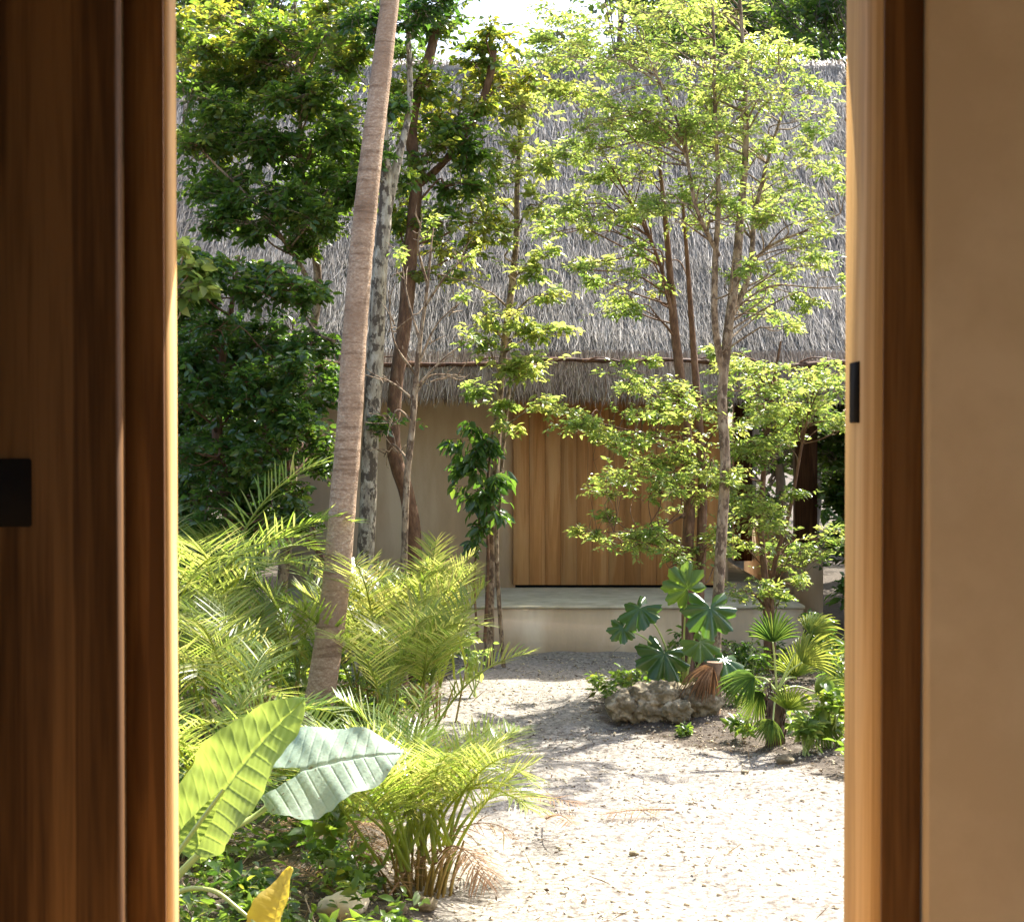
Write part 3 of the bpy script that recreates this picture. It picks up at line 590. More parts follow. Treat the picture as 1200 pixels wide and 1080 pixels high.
grow(t, [([b0 - [0, 0, .1], P(898, 700, 12.2), P(892, 620, 12.2), P(896, 540, 12.1), P(905, 460, 12), P(915, 400, 12)], [.03, .026, .022, .016, .008]),
         ([b0 + [.05, 0, -.1], P(905, 680, 12.2), P(925, 600, 12.2), P(940, 520, 12.1), P(955, 450, 12)], [.024, .018, .012, .006])],
     lo, M['lime'], M['bark_brown'], .048, .02, per=13, tilt=.5, twr=.0028, limb=.008)

# 7 dense dark shrub tree at the left, and the canopy tree above it
b0 = base(272, 760, 11.6)
t = thing("dense_tree", b0, "low dense dark green tree filling the left edge below the thatch", "tree")
lo = []
for (cx, cy, n_, rx) in ((235, 400, 6, 32), (295, 400, 6, 32), (350, 420, 5, 26), (235, 460, 6, 32), (300, 460, 6, 32), (360, 450, 3, 22), (235, 530, 5, 32), (300, 530, 5, 30), (360, 520, 3, 22), (230, 430, 4, 30), (330, 480, 3, 26), (270, 640, 4, 28), (225, 640, 3, 28), (225, 590, 4, 30), (290, 595, 4, 28), (350, 590, 3, 20), (230, 350, 4, 28), (335, 500, 3, 26), (325, 560, 2, 20), (250, 320, 2, 26), (300, 335, 3, 26), (340, 360, 2, 22)):
    lo += scat(cx, cy, 11.5, 26, 22, n_, rx * .85, 160, 0, .7, .7)
grow(t, [([b0 - [0, 0, .1], P(273, 690, 11.6), P(268, 600, 11.6), P(255, 520, 11.6), P(258, 440, 11.6), P(270, 370, 11.6), P(280, 300, 11.6)], [.06, .05, .045, .04, .03, .02, .01]),
         ([P(268, 600, 11.6), P(300, 530, 11.5), P(330, 450, 11.4), P(350, 400, 11.4)], [.03, .022, .014, .006]),
         ([P(392, 700, 11.4), P(380, 660, 11.4), P(362, 625, 11.4), P(345, 590, 11.4), P(335, 520, 11.4)], [.026, .024, .02, .016, .01])],
     lo, M['dark'], M['bark_brown'], .062, .034, round_=True, limb=.012)
b0 = base(325, 770, 12.6)
t = thing("canopy_tree", b0, "taller tree whose dark leafy canopy hangs over the thatch at upper left", "tree")
hi = []
for (cx, cy, n_, rx, rb) in ((230, 30, 3, 34, .3), (300, 40, 4, 34, .1), (370, 40, 4, 34, 0), (235, 100, 5, 32, -.2), (300, 110, 4, 32, .1), (365, 115, 5, 30, .05), (240, 170, 3, 30, .1), (310, 180, 6, 32, -.2), (380, 180, 5, 30, -.15), (250, 215, 4, 30, -.2), (320, 240, 6, 30, -.2), (385, 245, 4, 26, -.15), (280, 260, 4, 26, -.2), (350, 275, 3, 24, -.1), (300, 305, 2, 20, 0), (270, 130, 3, 28, -.1), (405, 60, 3, 30, .1), (410, 150, 3, 28, .0), (395, 210, 3, 24, -.1), (230, 60, 4, 34, .35), (330, 80, 3, 34, .35), (380, 20, 3, 34, .2)):
    hi += scat(cx, cy, 12.3, 28, 22, n_, rx * .85, 185, rb, .6, .6)
grow(t, [([b0 - [0, 0, .1], P(330, 690, 12.6), P(340, 600, 12.6), P(345, 500, 12.6), P(358, 420, 12.5), P(372, 350, 12.4), P(368, 280, 12.3), P(355, 200, 12.3), P(350, 100, 12.3), P(345, 0, 12.3), P(340, -80, 12.3)], [.05, .045, .042, .038, .035, .032, .028, .022, .016, .01, .005]),
         ([P(372, 350, 12.4), P(345, 300, 12.2), P(300, 240, 12.1), P(250, 190, 12), P(215, 150, 12)], [.022, .018, .012, .008, .004]),
         ([P(392, 400, 11.6), P(372, 390, 11.7), P(350, 360, 11.9), P(325, 320, 12)], [.012, .010, .007, .004])],
     hi, M['mid'], M['bark_pale'], .062, .034, round_=True, limb=.012)
# lime leaves at the very left
b0 = base(190, 800, 10.8)
t = thing("lime_leaf_shrub", b0, "tall shrub with large lime leaves peeping past the left door jamb", "shrub")
grow(t, [([b0, P(186, 600, 10.8), P(192, 450, 10.8), P(205, 340, 10.8), P(215, 300, 10.8)], [.03, .02, .012, .006])],
     [(222, 312, 10.7, 26, 14, 60, .3), (240, 330, 10.7, 18, 12, 36, .2), (212, 345, 10.8, 20, 14, 40, .1), (200, 290, 10.8, 26, 14, 50, .2)], M['lime'], M['bark_pale'], .12, .065, per=6, round_=True)

# 8 trees beyond the roof and beside the house
def bgtree(x, y, h, rad, n, label, leaf='far', L=.11, name="background_tree", zlow=.35, grp="trees beyond the thatched house"):
    b0 = np.array([x, y, 0.0]); t = thing(name, b0, label, "tree", grp)
    ml = MB(); mb = MB()
    c = [b0 - [0, 0, .2], b0 + [.15, 0, h * .3], b0 + [-.1, .1, h * .6], b0 + [.1, 0, h * .95]]
    tube(mb, c, [.03 * h ** .8, .02 * h ** .8, .01 * h ** .8, .02], 6, 8, .05)
    k = max(12, int(n / 260))
    for q in range(k):
        u = nrm(rng.normal(size=3)) * rng.random() ** .5
        z = h * (zlow + (1 - zlow) * (.5 + .5 * u[2])); wz = math.sin(math.pi * min(1, max(.12, (z / h - zlow + .12) / (1.12 - zlow)))) ** .6
        e = b0 + np.array([u[0] * rad * wz, u[1] * rad * wz, z]); s = b0 + np.array([0, 0, z * .75])
        tube(mb, [s, (s + e) / 2 + [0, 0, .1], e], [.02, .012, .006], 3, 5)
        rr = rad * rng.uniform(.22, .38)
        spray(ml, mb, e, np.array([rr, rr, rr * .6]), n / k, s, L, L * .5, 12, .6, .6, True, twr=.006, rbias=rng.uniform(-.25, .2))
    mb.build("trunk", M['bark_far'], t, smooth=True); ml.build("crown", M[leaf], t)
bgtree(-6.4, 21.0, 12.5, 2.8, 12000, "bushy green tree beyond the far left end of the roof")
bgtree(-3.6, 21.5, 11.5, 2.2, 13000, "yellow-green tree rising above the ridge behind the canopy at upper left", 'mid')
bgtree(-2.5, 23.5, 11.5, 1.6, 9000, "small pale tree above the ridge left of the open sky")
bgtree(1.7, 25.0, 10.5, 1.6, 8000, "grey-green tree above the ridge behind the feathery crown")
bgtree(3.2, 23.0, 12.5, 1.7, 9000, "slim grey-green tree just left of the dark evergreen crown")
bgtree(4.6, 20.6, 12.5, 1.9, 22000, "dark evergreen crown above the right end of the ridge", 'dark')
bgtree(8.6, 20.5, 11.0, 2.5, 8000, "broad tree beyond the roof hip at the right", 'dark')
gb = "dark undergrowth trees beside the house"
for (x, y, h, r_, n_, lab) in (
    (-2.75, 13.6, 1.7, .65, 7000, "low dark thicket tree under the dense tree beside the plinth's left end"),
    (-3.3, 12.4, 1.6, .7, 6000, "low dark thicket tree behind the deep green palm"),
    (3.0, 13.0, 1.5, .55, 6000, "low dark thicket tree between ledge corner and right jamb"),
    (3.7, 15.6, 2.4, .8, 7000, "shaded thicket tree just right of the bench wall"),
    (-3.5, 16.6, 3.4, 1.2, 9000, "dark thicket tree in shade left of the plaster wall"),
    (-3.2, 14.6, 2.4, .8, 6000, "dark thicket tree standing just outside the plaster wall's left corner"),
    (-5.2, 15.4, 3.8, 1.5, 7000, "dark thicket tree hidden deep at the left edge"),
    (-4.6, 19.5, 4.2, 1.8, 8000, "dark thicket tree farthest back beyond the left side wall"),
    (4.0, 17.5, 3.6, 1.1, 9000, "dark thicket tree right of the dark timber post"),
    (3.45, 14.3, 2.9, .8, 8000, "dark glossy bush beside the right door jamb before the post"),
    (3.3, 20.8, 4.0, 1.5, 9000, "shaded thicket tree behind the ledge's far end"),
    (5.6, 20.0, 4.2, 1.6, 6000, "thicket tree behind the roof hip"),
    (4.3, 23.6, 4.0, 1.5, 6000, "dim thicket tree far back between the post and the right jamb"),
    (6.9, 24.2, 4.2, 1.8, 6000, "dim thicket tree farthest back at the right"),
    (-5.6, 23.6, 4.4, 1.9, 7000, "dim thicket tree farthest back at the left edge"),
    (-3.4, 21.6, 3.6, 1.3, 5000, "dim thicket tree behind the house's left rear corner"),
    (5.4, 13.4, 3.2, 1.3, 5000, "thicket tree outside the right edge near the roof hip")):
    bgtree(x, y, h, r_, n_, lab, 'dark', .09, "thicket_tree", .02, gb)
ml = MB()                                                  # far-off wood
for _ in range(520):
    x = rng.uniform(-26, 26); y = rng.uniform(25, 36)
    hmax = (13.0 + 1.2 * math.sin(x * .6) - (7.0 if -2.6 < x < 1.3 else 0)) * y / 33
    z = rng.uniform(.5, hmax); rr = rng.uniform(1.0, 1.9)
    spray(ml, None, np.array([x, y, z]), np.array([rr, rr, rr * .7]), 420, np.array([x, y, z - .5]), .20, .11, 12, .6, .7, True, rbias=rng.uniform(-.2, .1))
tag(ml.build("forest", M['far']), "far-off wood closing the garden behind the house", "forest", kind="stuff")

R = math.radians
# ------------------------------------------------------------------ palms
def frond(ml, b, az, e0, e1, Lr, leafL, nl=34, wid=.022, t0=.28, droop=.16, rb=0, vee=.35, r0=.008):
    n = 26; tt = np.linspace(0, 1, n); el = e0 + (e1 - e0) * tt ** 1.4
    st = Lr / (n - 1); h = np.array([math.cos(az), math.sin(az), 0]); up = np.array([0, 0, 1.0])
    d = np.cos(el)[:, None] * h + np.sin(el)[:, None] * up
    p = b + np.vstack([np.zeros(3), np.cumsum(d[:-1] * st, 0)])
    tube(ml, p, [r0, r0 * .7, r0 * .25], sides=5, raw=True, rnd=.55)
    k = np.linspace(t0, 1, nl); side0 = np.cross(h, up)
    for s in (1, -1):
        q = np.clip(k + rng.uniform(-.008, .008, nl), 0, 1)
        pp = np.stack([np.interp(q, tt, p[:, a]) for a in range(3)], 1); T = nrm(np.stack([np.interp(q, tt, d[:, a]) for a in range(3)], 1))
        Nn = np.cross(s * side0, T) * s; Nn = np.cross(side0, T); Nn = np.where(Nn[:, 2:] < 0, -Nn, Nn)
        D = nrm(T * (.45 + .5 * q[:, None] ** 2) + s * side0 * .85 + Nn * vee + rng.normal(size=(nl, 3)) * .11)
        ll = leafL * np.sin(np.pi * (.17 + .75 * (q - t0) / (1 - t0))) ** .7 * rng.uniform(.88, 1.08, nl)
        Wd = nrm(T - (T * D).sum(1, keepdims=True) * D)
        ts = np.array([0, .25, .55, .8, 1.0]); wf = np.array([.45, 1, .85, .5, .03]) * wid / 2
        c = pp[:, None] + D[:, None] * (ts[None, :, None] * ll[:, None, None]) - up * (ts ** 2)[None, :, None] * (droop * ll)[:, None, None] * rng.uniform(.5, 1.4, (nl, 1, 1))
        v = np.stack([c - Wd[:, None] * wf[None, :, None], c + Wd[:, None] * wf[None, :, None]], 2)
        bb = (np.arange(nl) * 10)[:, None, None] + (np.arange(4) * 2)[None, :, None]
        f = (bb + np.array([0, 1, 3, 2])[None, None]).reshape(-1, 4)
        rr = np.clip(.38 + rb + rng.normal(size=nl) * .22 + np.where(rng.random(nl) < .06, .6, 0), 0, 1); ll = ll * np.where(rng.random(nl) < .05, rng.uniform(.3, .7, nl), 1)
        ml.add(v.reshape(-1, 3), f, np.repeat(rr, 4))
def palm(b0, label, fronds, stems, grp="feather palms in the left bed", name="feather_palm"):
    t = thing(name, b0, label, "palm", grp)
    for (dx, dy, h, lean_az, lean) in stems:
        ms = MB(); p0 = b0 + [dx, dy, -.05]; e = p0 + np.array([math.cos(lean_az) * lean, math.sin(lean_az) * lean, h])
        tube(ms, [p0, (p0 + e) / 2 + [0, 0, .02], e], [.007, .006, .0045], 8, 6, .02); ms.build("stem", M['stem'], t, smooth=True)
    for fr in fronds:
        ml = MB(); fb, kw = fr; frond(ml, fb, **kw); ml.build("frond", M['palm'], t)
    for _ in range(3 if len(fronds) > 12 else 1):                # a few dead fronds hanging round the base
        ml = MB(); frond(ml, b0 + [rng.uniform(-.08, .08), rng.uniform(-.08, .08), .10], rng.uniform(0, 6.28), R(rng.uniform(20, 55)), R(-50), .5, .16, 20, .006, .2, .5, 0, .1, .004)
        o = ml.build("dead_frond", M['dry'], t)
    return t
def auto_palm(b0, label, n, h, Lr, leafL, azr=(0, 360), er=(60, 88), e1r=(-25, 15), nst=12, spread=.14, rb=0, **k):
    st = []; fr = []
    for q in range(nst):
        a = rng.uniform(0, 6.28); r = spread * math.sqrt(rng.random()); st.append((r * math.cos(a), r * math.sin(a), h * rng.uniform(.6, 1.1), a + rng.normal() * .7, h * rng.uniform(.05, .38)))
    for q in range(n):
        s = st[q % nst]; f = rng.uniform(.6, 1)
        fb = b0 + np.array([s[0] + math.cos(s[3]) * s[4] * f, s[1] + math.sin(s[3]) * s[4] * f, s[2] * f])
        az = R(azr[0] + (azr[1] - azr[0]) * (q + rng.uniform(.1, .9)) / n)
        fr.append((fb, dict(az=az, e0=R(rng.uniform(*er)), e1=R(rng.uniform(*e1r)), Lr=Lr * rng.uniform(.8, 1.15), leafL=leafL * rng.uniform(.85, 1.1), rb=rb + rng.uniform(-.15, .2), **k)))
    return palm(b0, label, fr, st)
auto_palm(base(492, 1046, 6.45), "front feather palm with a sheaf of upright yellow-green stems at the path edge", 42, .24, .68, .22, er=(52, 89), e1r=(-55, 45), nst=50, spread=.13, rb=.0, nl=26, wid=.0068, t0=.38)
auto_palm(base(470, 905, 8.6), "middle feather palm arching beside the elephant ear's pale leaf", 14, .36, .78, .27, azr=(-120, 110), er=(62, 88), e1r=(-25, 50), nst=12, rb=.0, nl=28, wid=.0095, t0=.34)
auto_palm(base(512, 830, 10.2), "far feather palm standing upright in front of the slender tree", 12, .38, .80, .26, er=(72, 89), e1r=(25, 65), nst=8, rb=.05, nl=28, wid=.012)
auto_palm(base(270, 905, 8.3), "left feather palm spreading arched fronds at the big trunk's foot", 15, .45, .90, .30, azr=(80, 280), er=(55, 84), e1r=(-30, 25), nst=12, rb=.05, nl=30, wid=.0095)
auto_palm(base(225, 830, 9.6), "deep green feather palm against the left door jamb", 18, .75, 1.15, .36, er=(55, 84), e1r=(-30, 20), nst=8, rb=-.15, nl=30, wid=.012)
auto_palm(base(440, 860, 9.9), "back feather palm between the big trunk and the slender tree", 16, .35, .85, .30, er=(60, 86), e1r=(-5, 50), nst=8, rb=.0, nl=34, wid=.013)
auto_palm(base(325, 860, 10.0), "back feather palm half hidden behind the big trunk's foot", 14, .35, .80, .30, azr=(40, 250), er=(55, 84), e1r=(-20, 30), nst=8, rb=-.05, nl=34, wid=.013)
auto_palm(base(395, 1010, 7.0), "small young feather palm behind the heart-leaved creeper", 12, .15, .55, .2, azr=(20, 200), er=(50, 84), e1r=(-20, 30), nst=6, rb=-.1, nl=30, wid=.010)
auto_palm(base(215, 1010, 6.9), "nearest feather palm tucked low under the elephant ear leaves", 16, .30, .75, .24, er=(40, 80), e1r=(-30, 10), nst=9, rb=-.1, nl=28, wid=.009)

# ------------------------------------------------------------------ elephant ear
def vein_mat(name, c, cv, tr, tf, rough):
    m, t, n, l, b = mat(name)
    a = n.new("ShaderNodeAttribute"); a.attribute_name = "rnd"
    r = ramp(n, [(0, c), (.35, c), (.9, cv)]); l.new(a.outputs['Fac'], r.inputs[0])
    no = n.new("ShaderNodeTexNoise"); no.inputs['Scale'].default_value = 9; no.inputs['Detail'].default_value = 4; tc = n.new("ShaderNodeTexCoord"); l.new(tc.outputs['Object'], no.inputs[0])
    hs = n.new("ShaderNodeHueSaturation"); mr = n.new("ShaderNodeMapRange"); mr.inputs[1].default_value = .3; mr.inputs[2].default_value = .7; mr.inputs[3].default_value = .8; mr.inputs[4].default_value = 1.2
    l.new(no.outputs[0], mr.inputs[0]); l.new(mr.outputs[0], hs.inputs['Value']); l.new(r.outputs[0], hs.inputs['Color']); 
    sp = n.new("ShaderNodeTexNoise"); sp.inputs['Scale'].default_value = 55; sp.inputs['Detail'].default_value = 3; l.new(tc.outputs['Object'], sp.inputs[0])
    rs = ramp(n, [(.67, (0, 0, 0)), (.72, (.8, .8, .8))]); l.new(sp.outputs[0], rs.inputs[0])
    ms = n.new("ShaderNodeMixRGB"); l.new(rs.outputs[0], ms.inputs[0]); l.new(hs.outputs[0], ms.inputs[1]); ms.inputs[2].default_value = (.16, .10, .04, 1)
    l.new(ms.outputs[0], b.inputs['Base Color'])
    fv = n.new("ShaderNodeTexVoronoi"); fv.feature = 'DISTANCE_TO_EDGE'; fv.inputs['Scale'].default_value = 60; l.new(tc.outputs['Object'], fv.inputs[0])
    fb = n.new("ShaderNodeBump"); fb.inputs['Strength'].default_value = .25; fb.inputs['Distance'].default_value = .004; l.new(fv.outputs[0], fb.inputs['Height']); l.new(fb.outputs[0], b.inputs['Normal'])
    rg = n.new("ShaderNodeMapRange"); rg.inputs[3].default_value = rough - .08; rg.inputs[4].default_value = rough + .3; l.new(no.outputs[0], rg.inputs[0]); l.new(rg.outputs[0], b.inputs['Roughness'])
    x = n.new("ShaderNodeBsdfTranslucent"); x.inputs[0].default_value = (*tr, 1)
    mx = n.new("ShaderNodeMixShader"); mx.inputs[0].default_value = tf; l.new(b.outputs[0], mx.inputs[1]); l.new(x.outputs[0], mx.inputs[2]); l.new(mx.outputs[0], n["Material Output"].inputs[0]); return m
M['ear'] = vein_mat("elephant_ear_leaf", (.07, .15, .03), (.30, .36, .14), (.50, .62, .10), .5, .3)
M['ear_painted_sheen'] = vein_mat("elephant_ear_leaf_painted_sheen", (.34, .44, .32), (.46, .54, .42), (.4, .55, .25), .15, .38)  # pale base colour stands in for sky reflected off the blade
M['ear_yellow'] = vein_mat("yellowed_leaf", (.55, .42, .06), (.70, .58, .2), (.85, .62, .06), .45, .45)
m, t, n, l, b = mat("pale_green_petiole"); b.inputs['Base Color'].default_value = (.38, .45, .14, 1); b.inputs['Roughness'].default_value = .4; b.inputs['Subsurface Weight'].default_value = 0.0; M['petiole'] = m
def bigleaf(parent, name, mt, tipv, notch, wid, nrmv, lobes=.22, curl=.12, wave=.03, seed=0):
    """heart-shaped blade: notch = where the stalk meets it, tipv = tip; returns object"""
    notch = np.array(notch, float); tip = np.array(tipv, float); A = tip - notch; Ln = np.linalg.norm(A); A = A / Ln
    S = nrm(np.cross(A, np.array(nrmv, float))); N = np.cross(S, A)
    nu, nv = 220, 30
    u = np.linspace(-lobes, 1, nu)[:, None]; v = np.linspace(-1, 1, nv * 2 + 1)[None]
    un = (u + lobes) / (1 + lobes)
    half = wid / 2 * (np.sin(np.pi * np.clip(un, 0, 1) ** .62) ** .62) * (1 + .02 * np.sin(u * 17 + seed) + .012 * np.sin(u * 41 + 2 * seed))
    half = half * (1 - .0 * u)
    inner = np.where(u < 0, np.abs(u / lobes) ** .8 * wid * .16, 0)            # gap of the notch
    sg = np.sign(v); x = sg * (inner + np.abs(v) * np.maximum(half - inner, 0.0)); av = np.abs(v)
    vein = np.abs(((u - .30 * av * half / Ln * 1.0+ .012 * np.sin(u * 9 + sg)) * 9.0 + 100.5) % 1 - .5) * 2    # side veins
    vein = np.clip((vein - .84) / .16, 0, 1) * (av > .03) * np.clip((1.05 - av) * 3, 0, 1)
    mid_ = np.clip(1 - av * 22, 0, 1) * (u > -.02)
    z = curl * wid * (x / wid * 2) ** 2 - .18 * Ln * np.clip(u, 0, 1) ** 2.2 + wave * wid * np.sin(u * 11 + sg * 1.3 + seed) * av ** 2.2 - .006 * wid * vein - .02 * wid * mid_ + .003 * wid * np.cos(((u - .30 * av * half / Ln) * 9.0) * 6.283) * av * (1.1 - av) + .006 * wid * np.sin(u * 43 + x * 60) * np.sin(x * 90 + u * 11)
    p = notch + (u * Ln)[..., None] * A + x[..., None] * S + z[..., None] * N
    m = MB(); ny_ = nv * 2 + 1
    i = np.arange(nu - 1)[:, None] * ny_ + np.arange(ny_ - 1)[None]
    ii = np.stack([i, i + 1, i + ny_ + 1, i + ny_], -1)
    vm = np.clip(np.maximum(vein * .35, mid_ * .8), 0, 1); fr = ((vm[:-1, :-1] + vm[1:, 1:]) / 2)
    keep = np.ones(i.shape, bool); keep[(u[:-1, 0] < -.01), nv] = False; keep[(u[:-1, 0] < -.01), nv - 1] = False
    m.add(p.reshape(-1, 3), ii[keep], fr[keep])
    o = m.build(name, mt, parent, smooth=True); return o
b0 = base(150, 1120, 5.6)
t = thing("elephant_ear", b0, "elephant ear plant with huge heart-shaped leaves in the lower left corner", "plant")
Ye = 5.7
n1 = P(262, 925, Ye); bigleaf(t, "leaf", M['ear'], P(340, 812, Ye - .05), n1, .40, (-.62, -.70, .35), lobes=.55, seed=1, curl=.06, wave=.03)
n2 = P(352, 902, Ye + .1); o2 = bigleaf(t, "leaf", M['ear_painted_sheen'], P(468, 868, Ye + .1), n2, .42, (.38, -.50, .80), lobes=.42, seed=2, curl=-.05, wave=.045)
o2['label'] = "pale leaf with raised veins, sky reflection painted into its colour"
n3 = P(225, 940, Ye + .25); bigleaf(t, "leaf", M['ear'], P(238, 1010, Ye + .2), n3, .26, (.3, -.8, .5), lobes=.3, seed=3)
n4 = P(318, 1100, Ye - .35); o4 = bigleaf(t, "leaf", M['ear_yellow'], P(332, 1012, Ye - .25), n4, .15, (-.5, -.75, .4), lobes=.2, seed=4, curl=.4, wave=.06); o4['label'] = "yellowed curling leaf"
n5 = P(185, 1120, Ye - .2); 
for (pts, r) in (([b0, P(170, 1060, Ye), P(215, 990, Ye), n1], .010), ([b0 + [.03, .02, 0], P(190, 1050, Ye), P(250, 985, Ye + .05), P(300, 955, Ye + .15), P(335, 925, Ye + .16), n2 + [0, .012, -.008]], .011), ([b0 + [-.03, 0, 0], P(175, 1040, Ye + .1), n3], .009), ([b0 + [.02, -.05, .0], P(200, 1052, Ye - .2), P(245, 1042, Ye - .25), P(280, 1065, Ye - .3), n4], .008)):
    mp_ = MB(); tube(mp_, pts, [r * 1.5, r, r * .7], 8, 8); mp_.build("petiole", M['petiole'], t, smooth=True)

# heart-leaf vines & low broadleaf plants in the left bed
def lowplant(px, py, Y, rx, ry, n, label, leaf, L, W, name="leafy_plant", per=5, cat="plant", droop=.3, grp=None):
    b0 = base(px, py, Y); t = thing(name, b0, label, cat, grp); ml = MB(); mb = MB()
    ns = 5
    for k in range(ns):
        c = b0 + np.array([rng.uniform(-.5, .5) * rp(rx, Y), rng.uniform(-.3, .3) * rp(rx, Y), rp(ry, Y) * rng.uniform(.8, 1.5)])
        tube(mb, [b0 + rng.normal(size=3) * .02 * [1, 1, 0], (b0 + c) / 2 + rng.normal(size=3) * .03, c], [.006, .003], 4, 5)
        spray(ml, mb, c, np.array([rp(rx, Y) * .7, rp(rx, Y) * .6, rp(ry, Y) * .7]), n / ns, b0, L, W, per, .5, .5, True, droop, rng.uniform(-.1, .1))
    mb.build("stem", M['petiole'], t); ml.build("foliage", M[leaf], t)
lowplant(385, 1010, 6.6, 42, 62, 70, "heart-leaved creeper between elephant ear and front feather palm", 'mid', .085, .065)
lowplant(345, 960, 7.3, 40, 40, 60, "low leafy plant in shade below the pale elephant ear leaf", 'dark', .09, .06)
lowplant(455, 800, 9.9, 34, 55, 110, "broad bright-leaved shrub right of the mottled trunk", 'lime', .10, .055)
lowplant(555, 775, 11.2, 34, 48, 90, "bright round-leaved shrub before the plinth by the slender tree", 'lime', .085, .055)
lowplant(350, 770, 10.8, 30, 50, 80, "young bright-leaved plant left of the big trunk", 'lime', .10, .05)
lowplant(395, 905, 8.9, 14, 34, 22, "single upright plant with long lance leaves just right of the big trunk's foot", 'mid', .16, .055, droop=-.6)
lowplant(515, 680, 12.9, 40, 36, 60, "narrow-leaved plant against the plaster wall", 'mid', .14, .03)
lowplant(300, 1080, 6.1, 60, 30, 110, "low shaded plant at the bottom edge under the yellowed leaf", 'dark', .07, .045)
lowplant(420, 1060, 6.3, 30, 24, 60, "small creeping plant among dry fronds at the bottom", 'mid', .06, .04)

# ------------------------------------------------------------------ right bed: papaya-like leaves, fan palm, rock, stump, shrubs
def lobed(ml, c, ax, nv, size, lobes=7, rb=.4):
    ax = nrm(np.array(ax, float)); nv = np.array(nv, float); S = nrm(np.cross(ax, nv)); N = np.cross(S, ax); c = np.array(c)
    rings = []; nseg = lobes * 12
    th = np.linspace(-2.75, 2.75, nseg); ph = (th + 2.75) / 5.5 * lobes; f = np.abs(np.sin(ph * np.pi))
    rad = size * (.64 + .36 * f ** .7 + .05 * np.sin(ph * np.pi * 6) * f) * (1 - .28 * (np.abs(th) / 2.75) ** 2)
    V_ = [c[None]]
    for s in (.35, .7, 1.0):
        rr = rad * s; z = -.25 * size * s ** 2 + .06 * size * np.cos(ph * 2 * np.pi) * s * -1
        V_.append(c + (rr * np.cos(th))[:, None] * ax + (rr * np.sin(th))[:, None] * S + z[:, None] * N)
    v = np.vstack(V_); k = np.arange(nseg - 1)
    ml.add(v, np.stack([np.zeros(nseg - 1, int), 1 + k, 2 + k], 1), rb)
    o = 1
    F4 = []
    for s in range(2): F4.append(np.stack([o + k, o + nseg + k, o + nseg + k + 1, o + k + 1], 1)); o += nseg
    ml.add(v, np.concatenate(F4), rb)
b0 = base(800, 800, 10.4)
t = thing("lobed_leaf_plant", b0, "young plant with big dark lobed leaves in front of the ledge", "plant")
for (px, py, sz, ax, nv, rb) in ((778, 765, .20, (-.3, -.5, -.6), (.1, -.85, .55), .25), (832, 712, .20, (.0, -.4, -.8), (.1, -.9, .4), .3), (750, 712, .17, (-.6, -.3, -.6), (-.5, -.6, .6), .2), (806, 690, .17, (-.4, -.2, .5), (-.3, -.8, .5), .4), (820, 752, .15, (.5, -.4, -.5), (.3, -.7, .6), .5), (730, 735, .11, (-.7, -.3, -.6), (-.2, -.8, .5), .3), (848, 772, .15, (.6, -.4, -.4), (.3, -.5, .8), .15)):
    ml = MB(); c = P(px, py, 10.2 + rng.uniform(-.15, .15)); lobed(ml, c, ax, nv, sz, rb=rb); o = ml.build("leaf", M['dark'] if rb < .35 else M['mid'], t, smooth=True)
    mp_ = MB(); tube(mp_, [b0 + [0, 0, .02], (b0 + c) / 2 + [0, .05, .12], c], [.010, .006, .004], 6, 6); mp_.build("petiole", M['petiole'], t, smooth=True)

def fan(ml, c, ax, nv, size, n=20, spread=2.3, wid=.015, rb=.5, droopf=.22):
    size = size * .9
    ax = nrm(np.array(ax, float)); S = nrm(np.cross(ax, np.array(nv, float))); N = np.cross(S, ax); c = np.array(c, float)
    th = np.linspace(-spread / 2, spread / 2, n) + rng.normal(size=n) * .02
    D = np.cos(th)[:, None] * ax + np.sin(th)[:, None] * S; Wd = -np.sin(th)[:, None] * ax + np.cos(th)[:, None] * S
    L = size * (1 - .25 * (np.abs(th) / (spread / 2)) ** 2) * rng.uniform(.9, 1.05, n)
    ts = np.array([.03, .3, .6, .85, 1.0]); wf = np.array([.15, .9, 1, .55, .05]) * wid / 2
    cc = c + D[:, None] * (ts[None, :, None] * L[:, None, None]) - N * (droopf * L)[:, None, None] * (ts ** 2)[None, :, None] - np.array([0, 0, 1]) * (droopf * L)[:, None, None] * (ts ** 3)[None, :, None]
    fold = N * .004
    v = np.stack([cc - Wd[:, None] * wf[None, :, None] + fold, cc - fold, cc + Wd[:, None] * wf[None, :, None] + fold], 2)
    bb = (np.arange(n) * 15)[:, None, None] + (np.arange(4) * 3)[None, :, None]
    for q in (0, 1):
        f = (bb + np.array([0, 1, 4, 3])[None, None] + q).reshape(-1, 4); ml.add(v.reshape(-1, 3), f, np.repeat(np.clip(rb + rng.normal(size=n) * .12, 0, 1), 4))
b0 = base(908, 872, 9.15)
t = thing("fan_palm", b0, "small fan palm with dark fibrous trunk near the right door jamb", "palm")
ms = MB(); tube(ms, [b0 - [0, 0, .05], b0 + [0, 0, .12], b0 + [.01, 0, .30]], [.05, .055, .045], 8, 12, .12)
for _ in range(60):
    a = rng.uniform(0, 6.28); z = rng.uniform(0, .3); p0 = b0 + [math.cos(a) * .045, math.sin(a) * .045, z]
    tube(ms, [p0, p0 + [math.cos(a) * .02, math.sin(a) * .02, .08]], [.005, .002], 2, 4)
ms.build("trunk", M['fibre'], t, smooth=True)
crown_ = b0 + [.01, 0, .30]
